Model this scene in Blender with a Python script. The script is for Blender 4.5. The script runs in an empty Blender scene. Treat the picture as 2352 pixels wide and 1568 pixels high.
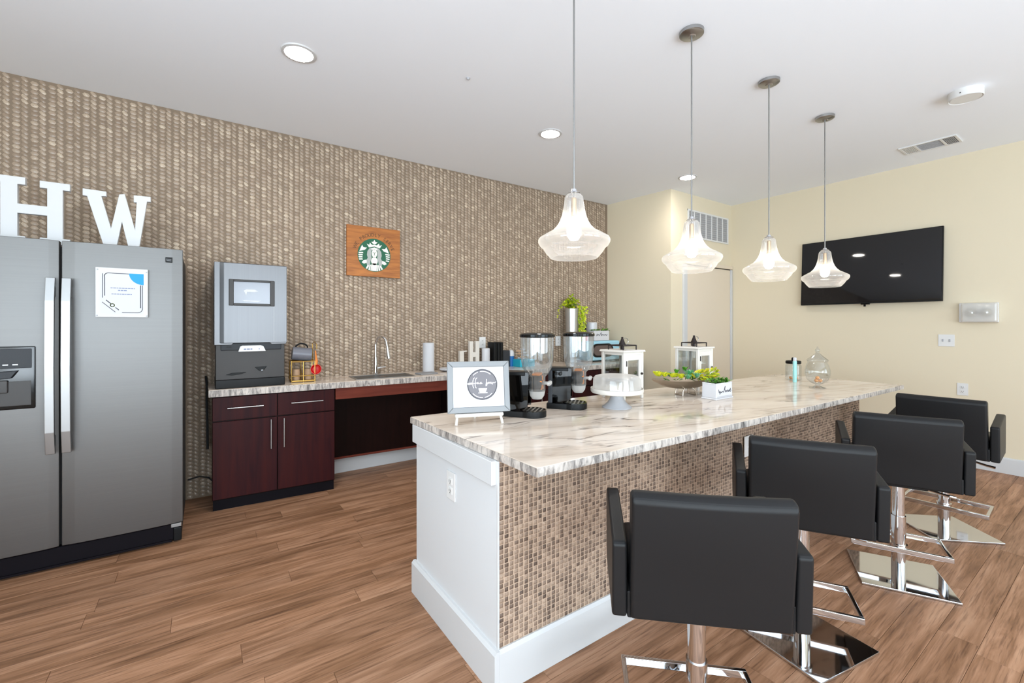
import bpy, bmesh, math, random
from mathutils import Vector, Matrix
random.seed(7)
PI = math.pi
S = bpy.context.scene
COL = S.collection

# ------------------------------------------------------------ camera, world, light, exposure
cam_d = bpy.data.cameras.new('camera')
cam = bpy.data.objects.new('camera', cam_d)
COL.objects.link(cam)
cam.location = (0, 0, 1.325)
cam.rotation_euler = (PI/2, 0, -math.radians(90 - 55.2044))
cam_d.sensor_width = 36.0
cam_d.lens = 1018.0/2352*36
cam_d.shift_y = -39.5/2352
cam_d.clip_start = 0.02
S.camera = cam

w = bpy.data.worlds.new('world')
S.world = w
w.use_nodes = True
w.node_tree.nodes['Background'].inputs[0].default_value = (0.80, 0.90, 1.0, 1)
w.node_tree.nodes['Background'].inputs[1].default_value = 1.2

S.view_settings.view_transform = 'Standard'
S.view_settings.look = 'None'
S.view_settings.gamma = 1.0
S.view_settings.exposure = 0.05
try:
    S.view_settings.use_curve_mapping = False
except Exception:
    pass
S.cycles.max_bounces = 10
S.cycles.diffuse_bounces = 5
S.cycles.transparent_max_bounces = 16
S.cycles.sample_clamp_indirect = 6.0
S.cycles.caustics_reflective = False
S.cycles.caustics_refractive = False

DOWNLIGHT_W, BULB_STRENGTH, DISC_STRENGTH = 23.0, 25.0, 80.0
WINDOWS = [(-1.3, 2.0), (1.5, 2.2), (4.2, 2.2)]          # x centre, width, in the wall behind the camera
WIN_Z0, WIN_Z1, FRONT_Y, LEFT_X = 0.25, 2.60, -3.4, -2.6
SIDE_Y0, SIDE_Y1 = -2.4, 1.0                             # unseen window added in the left wall to brighten the island end
DAY = (0.79, 0.905, 1.0)
def daylight(x, y, wd, rz, watts):
    ld = bpy.data.lights.new('window_daylight', 'AREA')
    ld.shape = 'RECTANGLE'
    ld.size, ld.size_y = wd, WIN_Z1 - WIN_Z0
    ld.energy = watts
    ld.color = DAY
    lo = bpy.data.objects.new('window_daylight', ld)
    COL.objects.link(lo)
    lo.location = (x, y, (WIN_Z0 + WIN_Z1)/2)
    lo.rotation_euler = (PI/2 + math.radians(42), 0, rz)  # lamps tilted upwards to brighten the ceiling
daylight(WINDOWS[0][0], FRONT_Y + .02, 2.0, 0, 215.0)
daylight(WINDOWS[1][0], FRONT_Y + .02, 2.2, 0, 172.0)
daylight(WINDOWS[2][0], FRONT_Y + .02, 2.2, 0, 62.0)
daylight(LEFT_X + .02, (SIDE_Y0+SIDE_Y1)/2, SIDE_Y1-SIDE_Y0, -PI/2, 200.0)  # lamp of the added left window
DOWNLIGHTS = [(0.46, 2.865), (2.386, 2.87), (4.32, 2.87)]
CEIL = 2.925
YW = 4.15
for dx_, dy_ in DOWNLIGHTS + [(0.46, -1.2), (2.386, -1.2), (4.32, -1.2)]:  # the spots behind the camera are added fill, without fixtures
    ld = bpy.data.lights.new('downlight_and_fill', 'SPOT')
    ld.energy = DOWNLIGHT_W
    ld.spot_size = math.radians(150)
    ld.spot_blend = 0.9
    ld.shadow_soft_size = 0.07
    ld.color = (1.0, 0.95, 0.88)
    lo = bpy.data.objects.new('downlight_and_fill', ld)
    COL.objects.link(lo)
    lo.location = (dx_, dy_, CEIL - 0.03)

# ------------------------------------------------------------ materials
def lin(c):
    if isinstance(c, str):
        c = [int(c[i:i+2], 16)/255 for i in (0, 2, 4)]
    return tuple(x/12.92 if x <= 0.04045 else ((x+0.055)/1.055)**2.4 for x in c) + (1,)

class NT:
    def __init__(s, name):
        s.m = bpy.data.materials.new(name)
        s.m.use_nodes = True
        s.t = s.m.node_tree
        s.b = s.t.nodes['Principled BSDF']
        s.out = s.t.nodes['Material Output']
    def n(s, typ, **kw):
        nd = s.t.nodes.new(typ)
        for k, v in kw.items():
            if k.startswith('i_'):
                key = k[2:]
                key = int(key) if key.isdigit() else key.replace('_', ' ')
                nd.inputs[key].default_value = v
            else:
                setattr(nd, k, v)
        return nd
    def l(s, a, b):
        s.t.links.new(a, b)
    def ramp(s, fac, stops):
        r = s.n('ShaderNodeValToRGB')
        els = r.color_ramp.elements
        while len(els) < len(stops):
            els.new(0.5)
        for e, (p, c) in zip(els, stops):
            e.position = p
            e.color = lin(c)
        s.l(fac, r.inputs[0])
        return r.outputs[0]
    def bump(s, h, strength=0.3, dist=0.01):
        b = s.n('ShaderNodeBump')
        b.inputs['Strength'].default_value = strength
        b.inputs['Distance'].default_value = dist
        s.l(h, b.inputs['Height'])
        s.l(b.outputs[0], s.b.inputs['Normal'])
    def coords(s, scale=(1, 1, 1), kind='Object', rot=(0, 0, 0)):
        tc = s.n('ShaderNodeTexCoord')
        mp = s.n('ShaderNodeMapping')
        mp.inputs['Scale'].default_value = scale
        mp.inputs['Rotation'].default_value = rot
        s.l(tc.outputs[kind], mp.inputs[0])
        return mp.outputs[0]
    def mix(s, fac, a, b):
        m = s.n('ShaderNodeMix', data_type='RGBA')
        for v, i in ((fac, 0), (a, 6), (b, 7)):
            if hasattr(v, 'default_value'):
                s.l(v, m.inputs[i])
            else:
                m.inputs[i].default_value = v
        return m.outputs[2]

def mat(name, col, rough=0.5, metal=0.0, spec=0.5, coat=0.0, grain=0.0, bump=0.0, bscale=40):
    t = NT(name)
    c = lin(col)
    t.b.inputs['Base Color'].default_value = c
    t.b.inputs['Roughness'].default_value = rough
    t.b.inputs['Metallic'].default_value = metal
    t.b.inputs['Specular IOR Level'].default_value = spec
    t.b.inputs['Coat Weight'].default_value = coat
    if grain or bump:
        nz = t.n('ShaderNodeTexNoise', i_Scale=bscale, i_Detail=4.0)
        t.l(t.coords(), nz.inputs['Vector'])
        if grain:
            lo = tuple(x*(1-grain) for x in c[:3]) + (1,)
            hi = tuple(min(1, x*(1+grain)) for x in c[:3]) + (1,)
            t.l(t.mix(nz.outputs[0], lo, hi), t.b.inputs['Base Color'])
        if bump:
            t.bump(nz.outputs[0], bump, 0.003)
    return t.m

def emis(name, col, strength):
    t = NT(name)
    t.b.inputs['Base Color'].default_value = lin(col)
    t.b.inputs['Emission Color'].default_value = lin(col)
    t.b.inputs['Emission Strength'].default_value = strength
    return t.m

def thin_glass(name, tint, refl=0.12, milk=0.0, edge=0.5, rough=0.02):
    """clear thin glass: light passes straight through, rims catch reflections and a little milkiness"""
    t = NT(name)
    tr = t.n('ShaderNodeBsdfTransparent')
    tr.inputs[0].default_value = lin(tint)
    gl = t.n('ShaderNodeBsdfGlossy', i_Roughness=rough)
    lw = t.n('ShaderNodeLayerWeight', i_Blend=0.35)
    ma = t.n('ShaderNodeMath', operation='MULTIPLY_ADD')
    ma.use_clamp = True
    t.l(lw.outputs['Facing'], ma.inputs[0])
    ma.inputs[1].default_value = edge
    ma.inputs[2].default_value = refl
    m1 = t.n('ShaderNodeMixShader')
    t.l(ma.outputs[0], m1.inputs[0])
    t.l(tr.outputs[0], m1.inputs[1])
    t.l(gl.outputs[0], m1.inputs[2])
    last = m1.outputs[0]
    if milk:
        df = t.n('ShaderNodeBsdfTranslucent')
        df.inputs[0].default_value = (0.95, 0.93, 0.9, 1)
        d2 = t.n('ShaderNodeBsdfDiffuse')
        d2.inputs[0].default_value = (0.95, 0.93, 0.9, 1)
        md = t.n('ShaderNodeMixShader')
        md.inputs[0].default_value = 0.5
        t.l(df.outputs[0], md.inputs[1])
        t.l(d2.outputs[0], md.inputs[2])
        mm = t.n('ShaderNodeMath', operation='MULTIPLY_ADD')
        mm.use_clamp = True
        t.l(lw.outputs['Facing'], mm.inputs[0])
        mm.inputs[1].default_value = milk
        mm.inputs[2].default_value = milk*0.45
        m2 = t.n('ShaderNodeMixShader')
        t.l(mm.outputs[0], m2.inputs[0])
        t.l(last, m2.inputs[1])
        t.l(md.outputs[0], m2.inputs[2])
        last = m2.outputs[0]
    t.l(last, t.out.inputs[0])
    return t.m

def wood_floor(name):
    t = NT(name)
    geo = t.n('ShaderNodeNewGeometry')
    oi = t.n('ShaderNodeObjectInfo')
    mp = t.n('ShaderNodeMapping')
    mp.inputs['Scale'].default_value = (1.1, 13, 13)
    t.l(geo.outputs['Position'], mp.inputs[0])
    mul = t.n('ShaderNodeMath', operation='MULTIPLY')
    mul.inputs[1].default_value = 37.0
    t.l(oi.outputs['Random'], mul.inputs[0])
    n1 = t.n('ShaderNodeTexNoise', noise_dimensions='4D', i_Scale=1.3, i_Detail=7.0, i_Roughness=0.62, i_Distortion=0.9)
    t.l(mp.outputs[0], n1.inputs['Vector'])
    t.l(mul.outputs[0], n1.inputs['W'])
    mp2 = t.n('ShaderNodeMapping')
    mp2.inputs['Scale'].default_value = (4, 90, 90)
    t.l(geo.outputs['Position'], mp2.inputs[0])
    n2 = t.n('ShaderNodeTexNoise', noise_dimensions='4D', i_Scale=1.5, i_Detail=4.0)
    t.l(mp2.outputs[0], n2.inputs['Vector'])
    t.l(mul.outputs[0], n2.inputs['W'])
    base = t.ramp(n1.outputs[0], [(0.28, '674833'), (0.42, '896348'), (0.55, 'a47b5f'), (0.72, 'bb9376')])
    fine = t.ramp(n2.outputs[0], [(0.30, '8a7a70'), (0.5, 'ffffff')])
    mx = t.n('ShaderNodeMix', data_type='RGBA', blend_type='MULTIPLY')
    mx.inputs[0].default_value = 0.6
    t.l(base, mx.inputs[6])
    t.l(fine, mx.inputs[7])
    hsv = t.n('ShaderNodeHueSaturation')
    mr = t.n('ShaderNodeMapRange', i_3=0.88, i_4=1.12)
    t.l(oi.outputs['Random'], mr.inputs[0])
    t.l(mr.outputs[0], hsv.inputs['Value'])
    t.l(mx.outputs[2], hsv.inputs['Color'])
    t.l(hsv.outputs[0], t.b.inputs['Base Color'])
    t.b.inputs['Roughness'].default_value = 0.46
    t.b.inputs['Specular IOR Level'].default_value = 0.25
    t.bump(n2.outputs[0], 0.15, 0.002)
    return t.m

def stone(name):
    t = NT(name)
    co = t.coords((1, 1, 1), rot=(0.12, 0.08, 0.28))
    nz = t.n('ShaderNodeTexNoise', i_Scale=2.0, i_Detail=7.0, i_Roughness=0.58, i_Distortion=1.1)
    mp = t.n('ShaderNodeMapping')
    mp.inputs['Scale'].default_value = (0.55, 3.0, 3.0)
    t.l(co, mp.inputs[0])
    t.l(mp.outputs[0], nz.inputs['Vector'])
    base = t.ramp(nz.outputs[0], [(0.24, '9a8d80'), (0.36, 'c4b4a5'), (0.48, 'dbccbd'), (0.64, 'e3d6c9'), (0.82, 'ccbcab')])
    # thin dark veins: narrow band of a second distorted noise
    n2 = t.n('ShaderNodeTexNoise', i_Scale=1.7, i_Detail=5.0, i_Roughness=0.5, i_Distortion=0.9)
    mp2 = t.n('ShaderNodeMapping')
    mp2.inputs['Scale'].default_value = (0.6, 2.3, 2.3)
    mp2.inputs['Location'].default_value = (3, 1, 0)
    t.l(co, mp2.inputs[0])
    t.l(mp2.outputs[0], n2.inputs['Vector'])
    vein = t.ramp(n2.outputs[0], [(0.484, '000000'), (0.496, 'ffffff'), (0.504, 'ffffff'), (0.516, '000000')])
    n3 = t.n('ShaderNodeTexNoise', i_Scale=5.0, i_Detail=3.0)
    t.l(co, n3.inputs['Vector'])
    msk = t.ramp(n3.outputs[0], [(0.42, '000000'), (0.66, 'ffffff')])
    mu = t.n('ShaderNodeMath', operation='MULTIPLY')
    t.l(vein, mu.inputs[0])
    t.l(msk, mu.inputs[1])
    colr = t.mix(mu.outputs[0], base, lin('6e625a'))
    n4 = t.n('ShaderNodeTexNoise', i_Scale=30.0, i_Detail=2.0)
    t.l(co, n4.inputs['Vector'])
    speck = t.ramp(n4.outputs[0], [(0.76, '000000'), (0.82, 'ffffff')])
    col2 = t.mix(speck, colr, lin('8a7c70'))
    t.l(col2, t.b.inputs['Base Color'])
    t.b.inputs['Roughness'].default_value = 0.08
    t.b.inputs['Specular IOR Level'].default_value = 0.22
    return t.m

def chiselled(name):
    t = NT(name)
    nz = t.n('ShaderNodeTexNoise', i_Scale=1.0, i_Detail=6.0, i_Roughness=0.7, i_Distortion=0.7)
    t.l(t.coords((38, 38, 10), rot=(0, 0.25, 0)), nz.inputs['Vector'])
    c = t.ramp(nz.outputs[0], [(0.30, '4e4a48'), (0.42, '8e8782'), (0.55, 'c3bab2'), (0.72, 'dcd2c8')])
    t.l(c, t.b.inputs['Base Color'])
    t.b.inputs['Roughness'].default_value = 0.5
    t.bump(nz.outputs[0], 0.6, 0.006)
    return t.m

def steel(name, base='b9bbbd', rough=0.3, scale=(1.5, 1.5, 160)):
    t = NT(name)
    nz = t.n('ShaderNodeTexNoise', i_Scale=1.0, i_Detail=4.0)
    t.l(t.coords(scale), nz.inputs['Vector'])
    lo = tuple(x*0.88 for x in lin(base)[:3]) + (1,)
    t.l(t.mix(nz.outputs[0], lo, lin(base)), t.b.inputs['Base Color'])
    t.b.inputs['Metallic'].default_value = 1.0
    t.b.inputs['Roughness'].default_value = rough
    t.b.inputs['Anisotropic'].default_value = 0.6
    t.bump(nz.outputs[0], 0.05, 0.001)
    return t.m

def wovenmat(name, stops, rough=0.4, metal=0.0):
    t = NT(name)
    geo = t.n('ShaderNodeNewGeometry')
    big = t.n('ShaderNodeTexNoise', i_Scale=4.0, i_Detail=2.0)
    t.l(geo.outputs['Position'], big.inputs['Vector'])
    fine = t.n('ShaderNodeTexNoise', i_Scale=160.0, i_Detail=2.0)
    t.l(geo.outputs['Position'], fine.inputs['Vector'])
    add = t.n('ShaderNodeMath', operation='MULTIPLY_ADD')
    add.inputs[1].default_value = 0.35
    t.l(fine.outputs[0], add.inputs[0])
    sub = t.n('ShaderNodeMath', operation='MULTIPLY')
    sub.inputs[1].default_value = 0.75
    t.l(geo.outputs['Random Per Island'], sub.inputs[0])
    t.l(sub.outputs[0], add.inputs[2])
    c = t.ramp(add.outputs[0], stops)
    hsv = t.n('ShaderNodeHueSaturation')
    mr = t.n('ShaderNodeMapRange', i_3=0.85, i_4=1.15)
    t.l(big.outputs[0], mr.inputs[0])
    t.l(mr.outputs[0], hsv.inputs['Value'])
    t.l(c, hsv.inputs['Color'])
    t.l(hsv.outputs[0], t.b.inputs['Base Color'])
    t.b.inputs['Roughness'].default_value = rough
    t.b.inputs['Metallic'].default_value = metal
    return t.m

def cherry(name, a='3a1a18', b='571f1b', vertical=True, rough=0.32):
    t = NT(name)
    nz = t.n('ShaderNodeTexNoise', i_Scale=1.0, i_Detail=6.0, i_Roughness=0.6, i_Distortion=0.5)
    t.l(t.coords((26, 26, 1.6) if vertical else (1.6, 26, 26)), nz.inputs['Vector'])
    c = t.ramp(nz.outputs[0], [(0.3, a), (0.7, b)])
    t.l(c, t.b.inputs['Base Color'])
    t.b.inputs['Roughness'].default_value = rough
    t.b.inputs['Specular IOR Level'].default_value = 0.14
    return t.m

def leafmat(name, stops):
    t = NT(name)
    geo = t.n('ShaderNodeNewGeometry')
    c = t.ramp(geo.outputs['Random Per Island'], stops)
    t.l(c, t.b.inputs['Base Color'])
    t.b.inputs['Roughness'].default_value = 0.5
    return t.m

M = dict(
    ceiling=mat('ceiling_paint', 'f3f8ff', 0.9, spec=0.1),
    cream=mat('cream_paint', 'ddd2ba', 0.85, spec=0.15, bump=0.04, bscale=90),
    doorp=mat('door_paint', 'ddd0bd', 0.6, spec=0.25),
    white=mat('white_paint', 'cbcccd', 0.45, spec=0.3),
    panel=mat('satin_white_panel', 'd2d4d6', 0.4, spec=0.3, bump=0.03, bscale=70),
    plastic=mat('white_plastic', 'dcdcdb', 0.35),
    slot=mat('socket_slot', '4a4a4a', 0.6),
    grey=mat('flat_grey', '8b8c8e', 0.7),  # one even grey, used for the folded cloth
    floor=wood_floor('oak_plank'),
    stone=stone('veined_stone'),
    chisel=chiselled('chiselled_edge'),
    groove=mat('woven_backing', '82715f', 0.8),
    woven=wovenmat('woven_taupe', [(0.10, '8d7a67'), (0.5, 'a08d7a'), (0.85, 'b19e8a'), (1.0, 'd2c1a9')], 0.32),
    cords=mat('woven_cord', 'c4ab95', 0.7),
    weave=wovenmat('woven_brown', [(0.08, '3f332c'), (0.25, '685548'), (0.55, '857060'), (0.85, '9f8875'), (1.0, 'b49c87')], 0.6),
    steel=steel('brushed_steel', '767574', 0.50),
    steelv=steel('brushed_steel_vertical', '78787a', 0.44, (120, 120, 1.2)),
    handle=mat('satin_handle', '9b9b9b', 0.42, 1.0),
    chrome=mat('chrome', 'd8d9db', 0.05, 1.0),
    nickel=mat('brushed_nickel', 'a9a9a9', 0.33, 1.0),
    brass=mat('brass', 'c9a25a', 0.28, 1.0),
    socket=mat('champagne_socket', 'c9ab84', 0.35, 1.0),
    black=mat('black_plastic', '0f1011', 0.4, spec=0.22),
    gloss=mat('black_gloss', '08090a', 0.1, spec=0.35),
    tv=mat('tv_screen', '0e0f13', 0.03, spec=0.6),
    darkgrey=mat('dark_grey_plastic', '3f3d3c', 0.42, spec=0.3),
    slate=mat('slate_plastic', '303236', 0.45, spec=0.25),
    vinyl=mat('charcoal_vinyl', '1b1b1c', 0.42, spec=0.22, bump=0.12, bscale=14),
    cherry=cherry('cherry_veneer', '260c12', '3c1413', True, 0.45),
    cherryh=cherry('cherry_rail', '5a2a22', '7a3d30', False),
    espresso=cherry('espresso_panel', '150b0a', '20100e'),
    kick=mat('toe_kick', '0d090f', 0.6, spec=0.12),
    white_wood=mat('white_painted_wood', 'd4cfc7', 0.5, grain=0.03, bscale=30),
    iron=mat('bronzed_iron', '2c2524', 0.45, 0.6),
    bulb=emis('glowing_bulb', 'fff4e2', BULB_STRENGTH),
    disc=emis('glowing_downlight', 'fff8ee', DISC_STRENGTH),
    shade=thin_glass('pendant_glass', 'f9f9f9', 0.06, milk=0.34, edge=0.5),
    clear=thin_glass('clear_glass', 'f3f5f5', 0.05, edge=0.55),
    hopper=thin_glass('clear_acrylic', 'e6eaec', 0.10, milk=0.10, edge=0.5),
    acryl=thin_glass('frosted_acrylic', 'f4f4f4', 0.08, milk=0.55, edge=0.3),
    smoke=thin_glass('smoked_acrylic', '6d625c', 0.03, edge=0.25),
    pane=thin_glass('window_glass', 'f2f5f6', 0.04, edge=0.3),
    amber=mat('orange_plastic', 'e07c22', 0.4),
    red=mat('red_plastic', 'c2120e', 0.35),
    paper=mat('white_paper', 'c9cace', 0.7),
    ink=mat('dark_ink', '3f4048', 0.7),
    inkl=mat('blue_grey_ink', '7f8aa8', 0.7),
    blue=mat('blue_print', '1590d6', 0.6),
    olive=mat('green_print', '7d8f3a', 0.6),
    orange_wood=None,
    green=mat('emblem_green', '0a5a3c', 0.5),
    emb_white=mat('emblem_white', 'f0ece2', 0.5),
    emb_grey=mat('emblem_grey', 'a7aaa6', 0.5),
    burn=mat('burnt_lettering', '4a2f10', 0.6),
    silver_frame=mat('pale_grey_frame', '818385', 0.4, 0.0),
    disc_grey=mat('grey_print', '6f6c70', 0.6),
    rim_grey=mat('dark_grey_print', '4c4a4f', 0.6),
    whiteink=mat('white_print', 'f3eef0', 0.6),
    mint=mat('pale_blue_enamel', '9cc9da', 0.3),
    teal=mat('teal_card', '25a4bd', 0.5),
    cobalt=mat('blue_cap', '1464a8', 0.4),
    turquoise=mat('turquoise_plastic', '9fd8d6', 0.35),
    brown_paper=mat('brown_wrapper', 'b79373', 0.6, grain=0.25, bscale=60),
    ceramic=mat('white_ceramic', 'cbccd0', 0.25),
    greyc=mat('pale_grey_enamel', 'acaeb3', 0.4),
    silver=mat('polished_silver', 'ddd2c4', 0.34, 1.0),
    foil=mat('galvanised_metal', 'c9cbcc', 0.3, 0.9),
    leaf=leafmat('leaf_green', [(0.1, '2f6a12'), (0.5, '4c8c1f'), (0.9, '86ac45')]),
    lime=leafmat('leaf_lime', [(0.1, '8aa80c'), (0.5, 'b4c81c'), (0.9, 'd9d93a')]),
    yellow=leafmat('leaf_yellow', [(0.1, '8fae1e'), (0.5, 'd6d62a'), (0.9, 'efe23a')]),
    sage=leafmat('leaf_sage', [(0.1, '3f8f5a'), (0.5, '7fb58a'), (0.9, 'b6cf9a')]),
    candy=mat('peach_sweet', 'e2a26a', 0.4),
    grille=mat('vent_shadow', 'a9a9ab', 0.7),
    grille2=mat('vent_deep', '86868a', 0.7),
    lens=thin_glass('prismatic_lens', 'fafbfa', 0.10, milk=1.0, edge=0.35),
    rodm=mat('dark_nickel_rod', '959492', 0.35, 0.8),
    mug=mat('mug_glaze', '6f7078', 0.3),
    rubber=mat('black_rubber', '0d0d0e', 0.6),
)
def plaque():
    t = NT('orange_stained_wood')
    nz = t.n('ShaderNodeTexNoise', i_Scale=1.0, i_Detail=5.0, i_Distortion=0.8)
    t.l(t.coords((4, 20, 42)), nz.inputs['Vector'])
    t.l(t.ramp(nz.outputs[0], [(0.3, '8c4e16'), (0.7, 'b8712c')]), t.b.inputs['Base Color'])
    t.b.inputs['Roughness'].default_value = 0.45
    return t.m
M['orange_wood'] = plaque()

# ------------------------------------------------------------ mesh helpers
def B():
    return bmesh.new()

def merge(bm, other):
    me = bpy.data.meshes.new('tmp')
    other.to_mesh(me)
    other.free()
    bm.from_mesh(me)
    bpy.data.meshes.remove(me)

def box(bm, x0, x1, y0, y1, z0, z1, bev=0.0, seg=2, mtx=None):
    b = bmesh.new()
    bmesh.ops.create_cube(b, size=1.0)
    for v in b.verts:
        v.co = Vector(((x0+x1)/2 + v.co.x*(x1-x0), (y0+y1)/2 + v.co.y*(y1-y0), (z0+z1)/2 + v.co.z*(z1-z0)))
    if bev:
        bmesh.ops.bevel(b, geom=b.edges[:], offset=bev, segments=seg, affect='EDGES', profile=0.5)
    if mtx is not None:
        bmesh.ops.transform(b, matrix=mtx, verts=b.verts[:])
    merge(bm, b)
    return bm

def prism(bm, poly, h0, h1, plane='xy', bev=0.0, seg=2, mtx=None):
    """poly in the named plane, extruded along the missing axis from h0 to h1"""
    def P(a, b_, h):
        return {'xy': (a, b_, h), 'xz': (a, h, b_), 'yz': (h, a, b_)}[plane]
    b = bmesh.new()
    lo = [b.verts.new(P(a, c, h0)) for a, c in poly]
    hi = [b.verts.new(P(a, c, h1)) for a, c in poly]
    n = len(poly)
    b.faces.new(lo)
    b.faces.new(hi)
    for i in range(n):
        b.faces.new((lo[i], lo[(i+1) % n], hi[(i+1) % n], hi[i]))
    bmesh.ops.recalc_face_normals(b, faces=b.faces[:])
    if bev:
        bmesh.ops.bevel(b, geom=b.edges[:], offset=bev, segments=seg, affect='EDGES', profile=0.5)
    if mtx is not None:
        bmesh.ops.transform(b, matrix=mtx, verts=b.verts[:])
    merge(bm, b)
    return bm

def lathe(bm, prof, n=32, c=(0, 0, 0), close=False):
    """prof: list of (r, z)"""
    rings = []
    for r, z in prof:
        if r < 1e-5:
            rings.append([bm.verts.new((c[0], c[1], c[2]+z))])
        else:
            rings.append([bm.verts.new((c[0]+r*math.cos(2*PI*i/n), c[1]+r*math.sin(2*PI*i/n), c[2]+z)) for i in range(n)])
    for a, b_ in zip(rings[:-1], rings[1:]):
        for i in range(n):
            j = (i+1) % n
            if len(a) == 1 and len(b_) == 1:
                continue
            if len(a) == 1:
                bm.faces.new((a[0], b_[j], b_[i]))
            elif len(b_) == 1:
                bm.faces.new((a[i], a[j], b_[0]))
            else:
                bm.faces.new((a[i], a[j], b_[j], b_[i]))
    return bm

def cyl(bm, p0, p1, r0, r1=None, n=20, caps=True):
    r1 = r0 if r1 is None else r1
    p0, p1 = Vector(p0), Vector(p1)
    d = (p1 - p0).normalized()
    a = d.orthogonal().normalized()
    b_ = d.cross(a)
    R = []
    for p, r in ((p0, r0), (p1, r1)):
        R.append([bm.verts.new(p + (a*math.cos(2*PI*i/n) + b_*math.sin(2*PI*i/n))*r) for i in range(n)])
    for i in range(n):
        j = (i+1) % n
        bm.faces.new((R[0][i], R[0][j], R[1][j], R[1][i]))
    if caps:
        bm.faces.new(R[0][::-1])
        bm.faces.new(R[1])
    return bm

def tube(bm, pts, r, n=8, flat=1.0):
    pts = [Vector(p) for p in pts]
    rings = []
    up = None
    for i, p in enumerate(pts):
        d = (pts[min(i+1, len(pts)-1)] - pts[max(i-1, 0)]).normalized()
        a = d.orthogonal().normalized() if up is None else (up - d*up.dot(d)).normalized()
        up = a
        b_ = d.cross(a)
        rr = r[i] if isinstance(r, (list, tuple)) else r
        rings.append([bm.verts.new(p + (a*math.cos(2*PI*k/n) + b_*math.sin(2*PI*k/n)*flat)*rr) for k in range(n)])
    for a, b_ in zip(rings[:-1], rings[1:]):
        for k in range(n):
            j = (k+1) % n
            bm.faces.new((a[k], a[j], b_[j], b_[k]))
    bm.faces.new(rings[0][::-1])
    bm.faces.new(rings[-1])
    return bm

def arc(c, r, a0, a1, n, f):
    return [f(c[0] + r*math.cos(math.radians(a0+(a1-a0)*i/n)), c[1] + r*math.sin(math.radians(a0+(a1-a0)*i/n))) for i in range(n+1)]

def obj(name, bm, m, parent=None, label=None, smooth=True, kind=None, loc=None, angle=35):
    me = bpy.data.meshes.new(name)
    bmesh.ops.recalc_face_normals(bm, faces=bm.faces[:])
    bm.to_mesh(me)
    bm.free()
    if smooth:
        me.shade_smooth()
        me.set_sharp_from_angle(angle=math.radians(angle))
    me.materials.append(m)
    o = bpy.data.objects.new(name, me)
    COL.objects.link(o)
    if smooth and kind != 'stuff':
        wn = o.modifiers.new('weighted_normals', 'WEIGHTED_NORMAL')
        wn.keep_sharp = True
    if parent is not None:
        o.parent = parent
    if loc is not None:
        o.location = loc
    if label:
        o['label'] = label
    if kind:
        o['kind'] = kind
    return o

def tag(o, label, cat, group=None):
    o['label'] = label
    o['category'] = cat
    if group:
        o['group'] = group
    return o

def thing(name, label, cat, loc=(0, 0, 0), rz=0.0, group=None):
    o = bpy.data.objects.new(name, None)
    o.empty_display_size = 0.05
    COL.objects.link(o)
    o.location = loc
    o.rotation_euler = (0, 0, rz)
    return tag(o, label, cat, group)

def dup(root, loc, rz, label):
    r = root.copy()
    COL.objects.link(r)
    r.location = loc
    r.rotation_euler = (0, 0, rz)
    r['label'] = label
    for ch in list(root.children):
        c = ch.copy()
        COL.objects.link(c)
        c.parent = r
        for g in ch.children:
            d = g.copy()
            COL.objects.link(d)
            d.parent = c
    return r

def structure(name, bm, m, parent=None, label=None, **kw):
    return obj(name, bm, m, parent, label, kind='structure', **kw)

def text_bm(s, size, depth=0.001, spacing=1.0):
    cu = bpy.data.curves.new('t', 'FONT')
    cu.body = s
    cu.size = size
    cu.extrude = depth
    cu.align_x = 'CENTER'
    cu.align_y = 'CENTER'
    cu.space_character = spacing
    cu.resolution_u = 3
    o = bpy.data.objects.new('t', cu)
    COL.objects.link(o)
    me = bpy.data.meshes.new_from_object(o.evaluated_get(bpy.context.evaluated_depsgraph_get()))
    b = bmesh.new()
    b.from_mesh(me)
    bpy.data.objects.remove(o)
    bpy.data.curves.remove(cu)
    bpy.data.meshes.remove(me)
    return b

FACE = Matrix.Rotation(PI/2, 4, 'X')      # xy drawing -> upright xz, facing -Y

# ------------------------------------------------------------ room shell
XL, XR = -2.6, 5.855
bm = B(); box(bm, XL-0.2, XR+0.2, FRONT_Y-0.2, YW+0.35, -0.12, -0.004)
floor = structure('floor', bm, M['floor'])
bm = B(); box(bm, XL-0.2, XR+0.2, FRONT_Y-0.2, YW+0.35, CEIL, CEIL+0.12)
structure('ceiling', bm, M['ceiling'])
bm = B(); box(bm, XL-0.2, 4.46, YW, YW+0.2, 0, CEIL)
wall_back = structure('wall_back', bm, M['groove'])
bm = B(); box(bm, XR, XR+0.2, FRONT_Y-0.2, YW+0.35, 0, CEIL)
wall_right = structure('wall_right', bm, M['cream'])
bm = B(); prism(bm, [(4.44, YW+0.2), (4.44, YW-0.002), (4.53, 3.23), (XR, 3.23), (XR, YW+0.2)], 0, CEIL)
wall_corner = structure('wall_corner', bm, M['cream'])
bm = B()
box(bm, XL-0.2, XL, FRONT_Y-0.2, SIDE_Y0, 0, CEIL); box(bm, XL-0.2, XL, SIDE_Y1, YW+0.35, 0, CEIL)
box(bm, XL-0.2, XL, SIDE_Y0, SIDE_Y1, 0, WIN_Z0); box(bm, XL-0.2, XL, SIDE_Y0, SIDE_Y1, WIN_Z1, CEIL)
structure('wall_left', bm, M['cream'])
bm = B()
for a in (SIDE_Y0, -1.3, -.15, SIDE_Y1-.05):
    box(bm, XL-.12, XL-.06, a, a+.05, WIN_Z0, WIN_Z1)
for a in (WIN_Z0, WIN_Z1-.05):
    box(bm, XL-.119, XL-.061, SIDE_Y0, SIDE_Y1, a, a+.05)
w4 = structure('window_4', bm, M['white'])
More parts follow.
